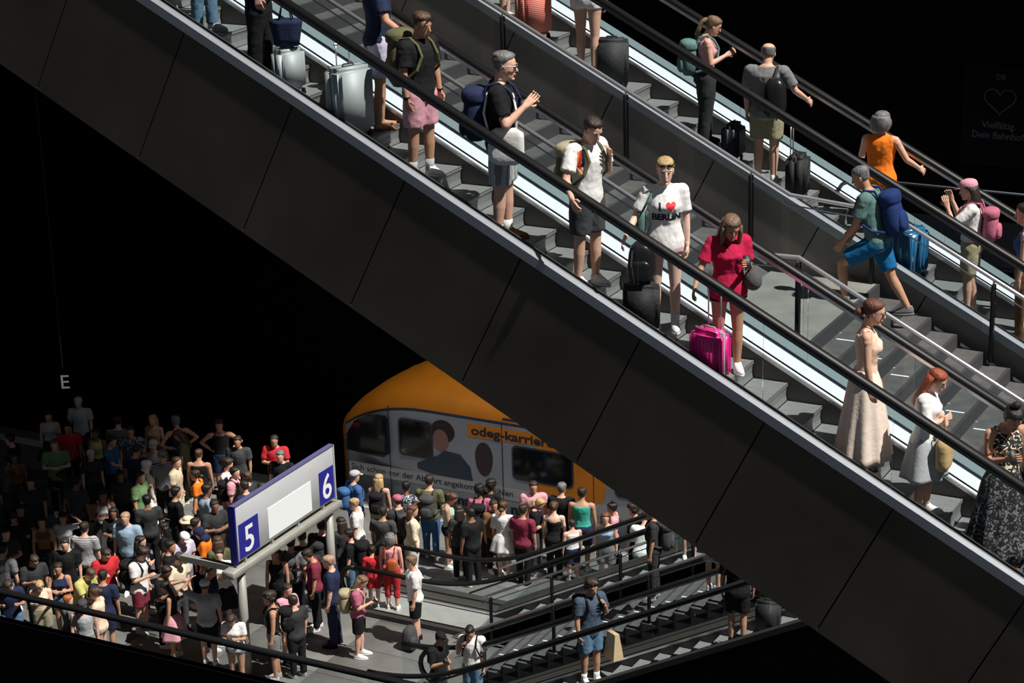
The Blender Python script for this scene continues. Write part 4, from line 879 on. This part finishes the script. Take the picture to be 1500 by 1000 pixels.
for y in (-1.52, 1.55): O('pole', MB().cone((-.08, y, 0), (-.08, y, 2.18), .085, .085, 16, rnd=False).mesh('pole', [M_BEAM], smooth=True), SG)
O('cross_arm', boxmesh('arm', (-1.3, -1.72, 2.2), (-.1, -1.6, 2.32), M_BEAM), SG)
# sector sign E hanging in the dark
ES = thing('sector_sign', 'small hanging sign with a white letter E in the dark at far left', 'sign', (-28.05, 33, 4.2), R(-62 + 90))
me = text_mesh('E', .42, .0, 'CENTER'); me.transform(Matrix(((1, 0, 0, 0), (0, 0, 0, -.035), (0, 1, 0, -.16), (0, 0, 0, 1)))); me.materials.append(mat('letter_grey', (.35, .35, .37), .6, emit=.3))
O('letter', me, ES); O('sign_box', boxmesh('box', (-.2, -.03, -.25), (.2, .03, .25), M_BLK), ES); O('hanger_rod', MB().tube([(-.02, 0, .25), (-.02, 0, .95)], .012, 6).tube([(-.02, 0, .95), (-.02, 0, 20.3)], .003, 4).mesh('rod', [mat('rod_dark', (.10, .10, .11))]), ES)
# dim poster with a heart outline on the back wall
HP = thing('wall_poster', 'very dim dark poster with a thin heart outline on the back wall at right', 'poster', (-11.9, 44.12, 8.9)); M_DG = mat('faint_grey', (.06, .06, .07), .8)
O('backing', boxmesh('back', (-.8, .0, -1.3), (.8, .06, .85), mat('poster_black', (.008, .008, .012), .8, spec=0)), HP)
hp = [(.021 * 16 * sin(a) ** 3, .021 * .9 * (13 * cos(a) - 5 * cos(2 * a) - 2 * cos(3 * a) - cos(4 * a))) for a in [-pi + .0 + 1.86 * pi * i / 40 for i in range(41)]]
O('heart_outline', MB().tube([(x, -.02, z + .12) for x, z in hp], .014, 5).mesh('heart', [M_DG]), HP)
for s, z, sz in (('Vielfältig.', -.48, .20), ('Dein Bahnhof.', -.70, .20), ('DB', .56, .15)):
    me = text_mesh(s, sz, .003, 'CENTER'); me.transform(Matrix(((1, 0, 0, 0), (0, 0, 0, -.01), (0, 1, 0, z), (0, 0, 0, 1)))); me.materials.append(M_DG); O('lettering', me, HP)
# ---------------------------------------------------------------- people on the lower level
L3 = lambda *a: rider(*a)
t1 = mk(3, 866, 1010, .55, 847, -30, 'curly-haired man in a dark blue shirt and denim shorts with a paper bag', top=('tee', 'plaid'), bot=('shorts', 'denim'), skin='tan', hair=('curly', 'dark'), pose=dict(l='strap', r='down', pitch=10), socks='white')
t = local_thing(t1, 'paper_bag', 'brown paper bag carried by the curly-haired man', 'bag'); m_ = MB()
m_.loft([[V((.10 + dx * (1 - .25 * u), .33 + dy * (1 - .6 * u), .38 + .42 * u)) for dx, dy in ((-.13, -.09), (.13, -.09), (.13, .09), (-.13, .09))] for u in (0, .5, 1)]); O('bag_body', m_.mesh('paper', [mat('kraft_paper', (.60, .45, .27), .85, bump=.5, bscale=12)]), t)
O('strap', MB().tube([(.06, .30, .80), (.08, .27, .90), (.12, .27, .90), (.14, .30, .80)], .006, 5).mesh('strap', [mat('kraft_paper', (.60, .45, .27))]), t)
backpack(t1, 'black bag behind the curly-haired man with the paper bag', 'black', .9)
t2 = mk(3, 1080, 938, .55, None, 110, 'person in black clothes seen as a silhouette at the right end of the lowest escalator', h=1.78, top=('loose', 'black'), bot=('shorts', 'black'), skin='tan', shoes=('sneaker', 'black'))
P, _ = rider(3, 1125, 925, .7); suitcase(P, R(10), .6, .4, .26, 'dark suitcase in the shade at the right end of the lowest escalator', (.02, .02, .022), soft=True, ribs=False, rods=.3)
def stair_z(X): return 9.62 + X * TA
P = onY(958, 925, 32.6); X = P.x; base = V((X, 32.6, stair_z(math.ceil((X + 18.3) / .31) * .31 - 18.3)))
t3 = person(base, R(200), 1.80, 'dark-haired man in black on the lower stairs with a grey ribbed backpack', hi=True, top=('tee', 'charcoal'), bot=('pants', 'charcoal'), skin='tan', hair=('short', 'dark'), pose=dict(l='down', r='down', pitch=4), shoes=('sneaker', 'lightgrey'))
backpack(t3, 'dark grey ribbed backpack of the man in black on the lower stairs', 'darkgrey', 1.05)
P = onY(1045, 905, 32.0); base = V((P.x, 32.0, stair_z(P.x)))
person(base, R(100), 1.72, 'bare-legged person in pale shorts on the lower stairs under the cladding edge', fem=True, top=('tee', 'grey'), bot=('shorts', 'lightgrey'), skin='light')
P = onY(1010, 880, 34.1); base = V((P.x, 34.1, tread(33.45, 9.82, -15.0, P.x, 1, nos=-.05)))
person(base, R(-60), 1.7, 'pale person on the lower rear escalator half hidden by the cladding', fem=True, top=('tank', 'beige'), bot=('shorts', 'denim'), skin='fair')
P = onY(1003, 880, 34.3)
CR_ROWS = """
517 692 60 m stand long:blue pants:navy short:grey light 1.75 cap:lightgrey bp:blue | person in a pale cap and blue denim jacket right of the 6 on the sign
521 731 205 m down tee:white pants:darkgrey buzz:blond light 1.76 - | blond man in a white t-shirt right of the sign, seen in profile
554 697 105 f stand tank:darkgrey shorts:khaki long:blond light 1.72 bp:black | woman with wild blond hair and a large black backpack
583 728 150 m stand long:charcoal pants:charcoal short:dark light 1.72 cap:rose bp:darkgrey | person in a dusty pink cap and dark jacket with a black backpack
594 708 100 f stand blouse:print_navy_white pants:navy short:black brown 1.72 - | person in a navy and white patterned top behind the pink cap
602 742 40 f hand blouse:cream wide:white long:chestnut light 1.70 - | woman in a cream top and wide white trousers holding her hair
628 699 105 m stand tee:olive pants:blue short:dark light 1.85 bp:darkgrey | tall man in an olive shirt and jeans seen from behind with a dark grey backpack
655 722 25 f phone tank:palegreen hotpants:black bun:brown tan 1.70 - | woman in a pale green vest and black shorts holding a phone out
702 713 110 f stand tee:rose wide:black curly:black brown 1.74 bp:black | person with black curls, mauve top and round black backpack
718 712 90 f stand tee:black wide:black curly:black brown 1.72 - | dark curly-haired person just right of the round black backpack
722 733 -40 f stand tee:brown pants:black lowbun:dark tan 1.62 - | shaded woman whose face shows beside the white dress
736 730 100 f stand dress:white dressskirt:white lowbun:brown light 1.70 - | woman in a short white dress seen from behind
783 730 30 f phone tee:black wide:darkgrey pony:blond light 1.70 - | blond woman in a black top left of the black camisole
811 737 110 f stand cami:black pants:black bun:brown fair 1.68 - | woman with a bare back in a black camisole
822 710 100 m stand tee:black pants:black short:grey light 1.80 - | grey-haired man in a black t-shirt against the orange train disc
781 706 -60 m stand tee:pink pants:grey short:dark tan 1.74 - | man in a pink shirt under the train window
838 762 140 m stand tank:white shorts:navy short:dark light 1.35 - | child in a white top beside the black camisole
852 717 105 m stand tank:teal shorts:navy short:dark tan 1.82 - | man in a turquoise tank top with bare shoulders
887 751 -70 f stand tank:lightblue shorts:grey long:chestnut light 1.66 - | woman with brown hair in a light blue top facing the camera
899 738 200 f stand tee:pink pants:black topbun:black tan 1.68 - | woman in a pink top with a dark top knot right of the light blue top
930 741 180 m stand tee:black pants:black curly:dark light 1.70 - | dark curly head just below the cladding edge
941 757 105 m bend long:white pants:grey short:dark light 1.70 - | person in a white shirt bending beside the cladding edge
571 783 110 f stand tank:pink capri:red bob:grey light 1.64 - | grey-haired woman in a pink top and bright red trousers
605 816 215 m stand polo:white shorts:black short:lightbrown light 1.82 rs | tall man in a white polo shirt and black shorts at the escalator entrance
522 843 25 m phone tee:rose shorts:black long:lightbrown light 1.72 bp:khaki ph | long-haired man in a mauve t-shirt looking at his phone
484 815 205 m down tee:navy pants:navy buzz:light light 1.90 - | big bald man in a navy t-shirt and navy trousers
513 778 200 m stand tee:black pants:denim short:black light 1.60 bp:black | person with black hair and a huge black backpack above the handrail
545 806 120 m stand tee:red shorts:red short:dark light 1.30 - | child in red partly hidden behind the handrail
404 803 -80 f stand tank:black pants:black long:dark tan 1.72 - | woman in a black tank top under the sign beam
458 804 215 m phone tee:maroon pants:black short:dark tan 1.74 ph | man in a maroon shirt checking his phone
397 869 215 m stand tank:black shorts:grey curly:dark tan 1.80 bp:black | curly-haired man in a black tank top and grey shorts
419 856 -20 f stand tee:pink hotpants:lightblue lowbun:dark light 1.68 - | young woman in a pink t-shirt beside the sign pole
341 893 -70 f phone2 tee:white hotpants:denim long:dark tan 1.62 - | woman in a white top bending over her phone left of the sign pole
321 804 -65 f cross blouse:white skirt:black bun:dark fair 1.72 - | woman with folded arms in a white shirt left of the sign pole
425 792 110 m stand tee:grey pants:black short:dark light 1.76 bp:darkgrey | person with a big grey backpack under the sign
443 786 150 m stand tee:black pants:black short:black light 1.74 - | dark-haired person in black under the sign
470 765 100 m stand long:black pants:black short:black light 1.80 bp:charcoal | tall person in black right behind the sign
299 852 115 m hand tee:lightgrey shorts:black short:dark light 1.74 cap:white | man in a pale grey t-shirt and white cap shading his eyes
402 638 -70 m cross tee:red pants:black buzz:dark tan 1.80 - | bald man in a bright red t-shirt above the sign
411 661 -75 m stand tee:black pants:black short:grey light 1.78 - | grey-haired man in a black t-shirt just above the sign
341 686 15 m stand tee:pink pants:black short:black light 1.72 bp:black | person in a pink t-shirt with black backpack left of the sign top
331 677 20 m stand tee:white pants:grey curly:dark light 1.76 - | curly-haired person in white behind the pink t-shirt
362 690 150 f stand tee:charcoal pants:black curly:brown light 1.68 - | brown curly head over the top edge of the sign
359 704 170 m stand tee:navy pants:black short:dark light 1.66 - | dark-haired person close to the top edge of the sign
381 706 40 m stand tank:lightblue shorts:navy short:dark tan 1.50 - | child in a light blue tank top behind the sign
115 583 -70 m stand tee:lightgrey pants:black short:white light 1.76 - | white-haired person highest in the dark crowd
71 603 -60 f stand tank:lightgrey skirt:black long:dark light 1.68 - | woman in a pale vest far back left in the dark
99 620 -60 m stand tee:red pants:black short:black tan 1.70 - | person in a red shirt far back in the shade
140 628 -80 f stand tank:yellow skirt:black long:dark brown 1.66 - | woman in a yellow top far back in the shade
172 612 120 m stand loose:stripe_grey_charcoal pants:black short:dark light 1.80 - | person in a grey striped shirt far back in the shade
191 625 -60 m stand tee:print_navy_lightgrey shorts:navy short:dark tan 1.78 - | man in a navy and white patterned jersey in the shade
161 641 10 m fwd tee:blue pants:black short:dark light 1.72 - | person in a blue t-shirt stretching an arm in the shade
224 609 -80 f stand tank:tan skirt:brown long:blond light 1.68 - | fair-haired woman in a tan top in the shade
224 646 -60 m stand tank:lightgrey pants:black short:dark light 1.72 cap:lightgrey | man in a pale vest and cap in the shade
258 612 150 m hip tank:navy shorts:black short:grey tan 1.82 - | man in a dark vest with an elbow raised in the shade
321 616 -60 m hip tank:black shorts:navy short:dark tan 1.84 - | man in a black tank top with both hands on his hips
79 645 -50 m cross tee:green pants:black short:lightbrown light 1.80 - | man in a dark green shirt with folded arms at far left in the shade
20 664 -40 f stand tank:brown skirt:black long:dark brown 1.68 - | woman in a brown top at the far left edge
132 660 -40 f stand tee:charcoal skirt:black short:white light 1.66 - | pale-haired person in black in the shade
212 677 60 f stand long:white longskirt:white short:white light 1.66 cap:hood:white | person wrapped in a white hooded cloak
202 692 10 m strap tee:green pants:charcoal short:dark tan 1.78 - | man in a green t-shirt beside the white cloak
255 671 20 m stand tee:beige shorts:cream short:brown light 1.76 - | man in a beige t-shirt in half shade
236 662 -30 m stand tee:stripe_lightgrey_navy pants:black short:dark light 1.70 cap:grey | person in a grey cap and striped top
290 660 110 m stand tank:black pants:black buzz:brown tan 1.76 - | tanned man in a black vest seen from behind
288 690 200 f stand tee:orange pants:black lowbun:dark light 1.66 - | woman in an orange-pink t-shirt left of the sign
300 712 60 m stand tee:lightblue pants:navy short:black brown 1.84 - | tall man in a grey-blue polo shirt left of the sign
255 716 60 m stand tee:black pants:black short:black tan 1.76 - | man in a black t-shirt in front of the beige one
150 719 -50 f cross tank:white longskirt:darkgrey long:dark brown 1.70 bp:pink | woman in a white top and long grey skirt with a pink bag
184 751 -75 m down tee:lightblue pants:black buzz:light light 1.84 - | heavy bald man in a light blue t-shirt
92 752 -60 f hand tee:white pants:black long:dark tan 1.66 - | young woman in a white t-shirt touching her hair at left
61 757 -60 f stand tank:brown pants:black long:dark tan 1.68 - | woman with dark hair in a brown top at left
122 768 110 m stand tee:stripe_grey_lightgrey pants:black short:dark light 1.78 - | man in a finely striped grey t-shirt seen from behind
273 759 40 f stand loose:white skirt:beige long:lightbrown light 1.64 cap:sunhat:cream | woman in a wide cream sun hat
265 778 -20 m phone tee:lilac pants:grey short:dark light 1.70 cap:white | person in a white cap below the sun hat
299 773 200 f phone long:orange pants:black short:navy light 1.68 cap:hood:navy | woman in a navy headscarf and orange jacket
241 767 200 f stand tee:black pants:black long:black tan 1.66 - | woman with long black hair turned left in the crowd centre
2 800 100 m stand tee:grey pants:black short:dark light 1.78 bp:charcoal | person in a grey t-shirt cut by the left edge
11 843 -50 m phone2 tee:navy shorts:denim short:dark tan 1.70 - | man in a dark blue shirt at the lower left corner
85 825 -60 f cross tank:navy hotpants:denim lowbun:dark tan 1.64 - | woman in a navy top with crossed arms at lower left
110 824 0 m bend tee:yellow shorts:black buzz:brown light 1.76 - | balding man in a yellow t-shirt leaning forward
152 801 -30 m phone tee:red pants:black short:dark light 1.74 - | man in a dark red t-shirt bowing his head
149 838 110 m stand tee:navy shorts:navy short:dark tan 1.76 - | dark-haired person in a navy t-shirt beside the white-shirted man
57 845 -50 f phone2 tank:peach shorts:khaki short:blond fair 1.56 - | fair-haired person with bare arms at lower left
200 801 10 m phone loose:white shorts:maroon curly:dark light 1.84 bp:black | curly-haired man in a big white t-shirt with a black backpack
257 808 -10 m phone tee:cream pants:darkgrey short:dark light 1.76 cap:darkgrey | man in a cream t-shirt and dark cap
246 794 30 m stand tee:black pants:black short:black tan 1.74 - | dark-haired man in black behind the cream t-shirt
249 852 200 f phone tank:black skirt:pink long:black tan 1.62 - | woman with long dark hair in a pink and black outfit
141 862 200 f cross tee:peach hotpants:denim bun:brown light 1.68 - | woman in a peach t-shirt and denim shorts beside the handrail
120 876 -55 m stand tank:lightgrey shorts:grey short:dark light 1.60 cap:darkgrey | person in a grey cap and pale tank top by the parapet
97 874 60 f stand tee:grey shorts:black short:ginger fair 1.50 - | ginger-haired child by the parapet
284 765 70 m stand tee:charcoal pants:black short:dark light 1.74 - | person in dark grey behind the sun hat
215 728 140 m stand tee:charcoal pants:black short:black brown 1.74 - | man in charcoal between the green and beige shirts
175 690 -40 f stand tee:charcoal skirt:black long:black brown 1.66 - | woman in dark clothes left of the white cloak
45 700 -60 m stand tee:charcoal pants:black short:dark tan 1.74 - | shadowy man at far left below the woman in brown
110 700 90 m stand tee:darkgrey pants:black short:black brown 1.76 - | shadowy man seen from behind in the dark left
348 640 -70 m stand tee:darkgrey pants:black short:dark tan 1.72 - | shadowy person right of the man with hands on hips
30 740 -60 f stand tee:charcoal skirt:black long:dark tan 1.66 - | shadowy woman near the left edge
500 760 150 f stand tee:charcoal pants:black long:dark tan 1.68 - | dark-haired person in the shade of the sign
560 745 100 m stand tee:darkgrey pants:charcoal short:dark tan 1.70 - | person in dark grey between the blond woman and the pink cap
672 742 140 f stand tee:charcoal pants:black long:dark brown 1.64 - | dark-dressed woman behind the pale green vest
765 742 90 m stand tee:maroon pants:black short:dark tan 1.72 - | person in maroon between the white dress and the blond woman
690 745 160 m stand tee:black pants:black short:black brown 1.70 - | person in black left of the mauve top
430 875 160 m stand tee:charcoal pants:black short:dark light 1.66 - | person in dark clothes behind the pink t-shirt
"""
HAIRC['light'] = (.42, .27, .19); HAIRC['navy'] = PAL['navy']
seen = {}
POSES['down'] = dict(); POSES['fwd'] = dict(l='down', r='fwd')
placed = []
for row in CR_ROWS.strip().split('\n'):
    a, label = row.split('|'); a = a.split(); x, y, yaw = float(a[0]), float(a[1]), float(a[2])
    top = tuple(a[5].split(':')); bot = tuple(a[6].split(':')); hair = tuple(a[7].split(':')); h = float(a[9]); ex = a[10:]
    P = onZ(x, y, h * .995)
    if P.y < 28.85: P = onY(x, y, 28.85); h = max(1.2, P.z)
    P.z = .013
    for _ in range(4):      # keep shoulders apart: slide along the line of sight, never sideways
        for (q, hh) in placed:
            d = (P.xy - q.xy)
            if d.length < .40:
                ld = V((P.x, P.y)).normalized(); P.x += ld.x * .06 * (1 if d.dot(ld) > 0 else -1); P.y += ld.y * .06 * (1 if d.dot(ld) > 0 else -1)
    P.y = min(P.y, 38.6); placed.append((P, h))
    cap = None; bpk = None
    for e in ex:
        if e.startswith('cap:'):
            c = e.split(':'); cap = (c[1], c[2]) if len(c) == 3 else ('cap', c[1])
        if e.startswith('bp:'): bpk = e[3:]
    t = person(P, R(yaw), h, label.strip(), pose=a[4], fem=a[3] == 'f', top=top, bot=bot, hair=hair, skin=a[8], cap=cap, hi=False, shoes=('sneaker', random.choice(('white', 'black', 'lightgrey', 'white'))), wide=1.14 if ('heavy' in label or 'big bald' in label) else 1.11)
    if bpk: backpack(t, ' '.join((bpk + ' backpack worn by the ' + label.strip()).split()[:16]), bpk, .95 if 'huge' not in label else 1.2)
    if 'ph' in ex: phone(t, 'r', ' '.join(('phone of the ' + label.strip()).split()[:15]))
    if 'rs' in ex:
        rb = thing('backpack', 'dark grey rucksack on the floor beside the man in the white polo', 'backpack', loc=onZ(601, 950, 0)); m_ = MB(); rbox(m_, (0, 0, .24), .15, .20, .24, taper=.3); O('bag_body', m_.mesh('bag', [cmat('darkgrey')], smooth=True), rb)
        m_ = MB(); rbox(m_, (.12, -.08, .18), .06, .13, .13, taper=.2); O('pocket', m_.mesh('pocket', [cmat('darkgrey')], smooth=True), rb)
    if 'grey-haired woman in a pink' in label:
        bb = local_thing(t, 'backpack', 'rust-red leather backpack on the grey-haired woman in pink', 'backpack'); m_ = MB(); rbox(m_, (-.20, -.06, 1.12), .08, .13, .15, taper=.2); O('bag_body', m_.mesh('bag', [mat('rust_leather', (.42, .09, .03), .5)], smooth=True), bb)
        for s in (1, -1): O('strap', MB().tube([(-.15, s * .08, 1.25), (-.06, s * .10, 1.49), (.08, s * .10, 1.42), (.12, s * .12, 1.2), (-.12, s * .13, 1.0)], .012, 5).mesh('strap', [mat('rust_leather', (.42, .09, .03))]), bb)
# dim figures that fill the unlit part of the crowd
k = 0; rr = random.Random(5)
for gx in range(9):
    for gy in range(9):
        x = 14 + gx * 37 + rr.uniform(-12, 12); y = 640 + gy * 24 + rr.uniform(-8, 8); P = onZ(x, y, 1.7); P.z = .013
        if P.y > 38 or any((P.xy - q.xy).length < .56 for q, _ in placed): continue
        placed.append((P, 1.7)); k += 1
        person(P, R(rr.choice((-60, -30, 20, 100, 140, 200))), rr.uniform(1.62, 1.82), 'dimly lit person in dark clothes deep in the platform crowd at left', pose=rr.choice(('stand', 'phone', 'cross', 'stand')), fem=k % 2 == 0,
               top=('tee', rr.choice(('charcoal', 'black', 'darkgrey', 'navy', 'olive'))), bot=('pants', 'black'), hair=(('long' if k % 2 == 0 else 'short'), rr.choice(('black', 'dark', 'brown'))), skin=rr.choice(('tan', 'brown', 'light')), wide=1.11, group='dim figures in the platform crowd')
# two people at the foot of the lowest escalator, in front of the parapet
for x, y, yaw, h, lab, kw in ((690, 912, -75, 1.76, 'man with black hair in a white t-shirt and backpack strap at the bottom edge', dict(top=('tee', 'white'), bot=('shorts', 'denim'), hair=('short', 'black'), skin='tan', pose=dict(l='down', r='strap', pitch=30))),
                              (640, 925, -10, 1.72, 'man in a black t-shirt and black cap holding a phone at the bottom edge', dict(top=('tee', 'black'), bot=('pants', 'charcoal'), hair=('short', 'black'), cap=('cap', 'black'), skin='tan', pose=dict(l='down', r='phone', pitch=20)))):
    P = onZ(x, y, h)
    if P.y < 29.0: P = onY(x, y, 29.0); h = P.z
    P.z = .013; t = person(P, R(yaw), h, lab, hi=True, **kw)
    if 'cap' in lab: phone(t, 'r', 'phone with bright screen held at the bottom edge')
    else: backpack(t, 'black backpack of the man in white at the bottom edge', 'black', .9)
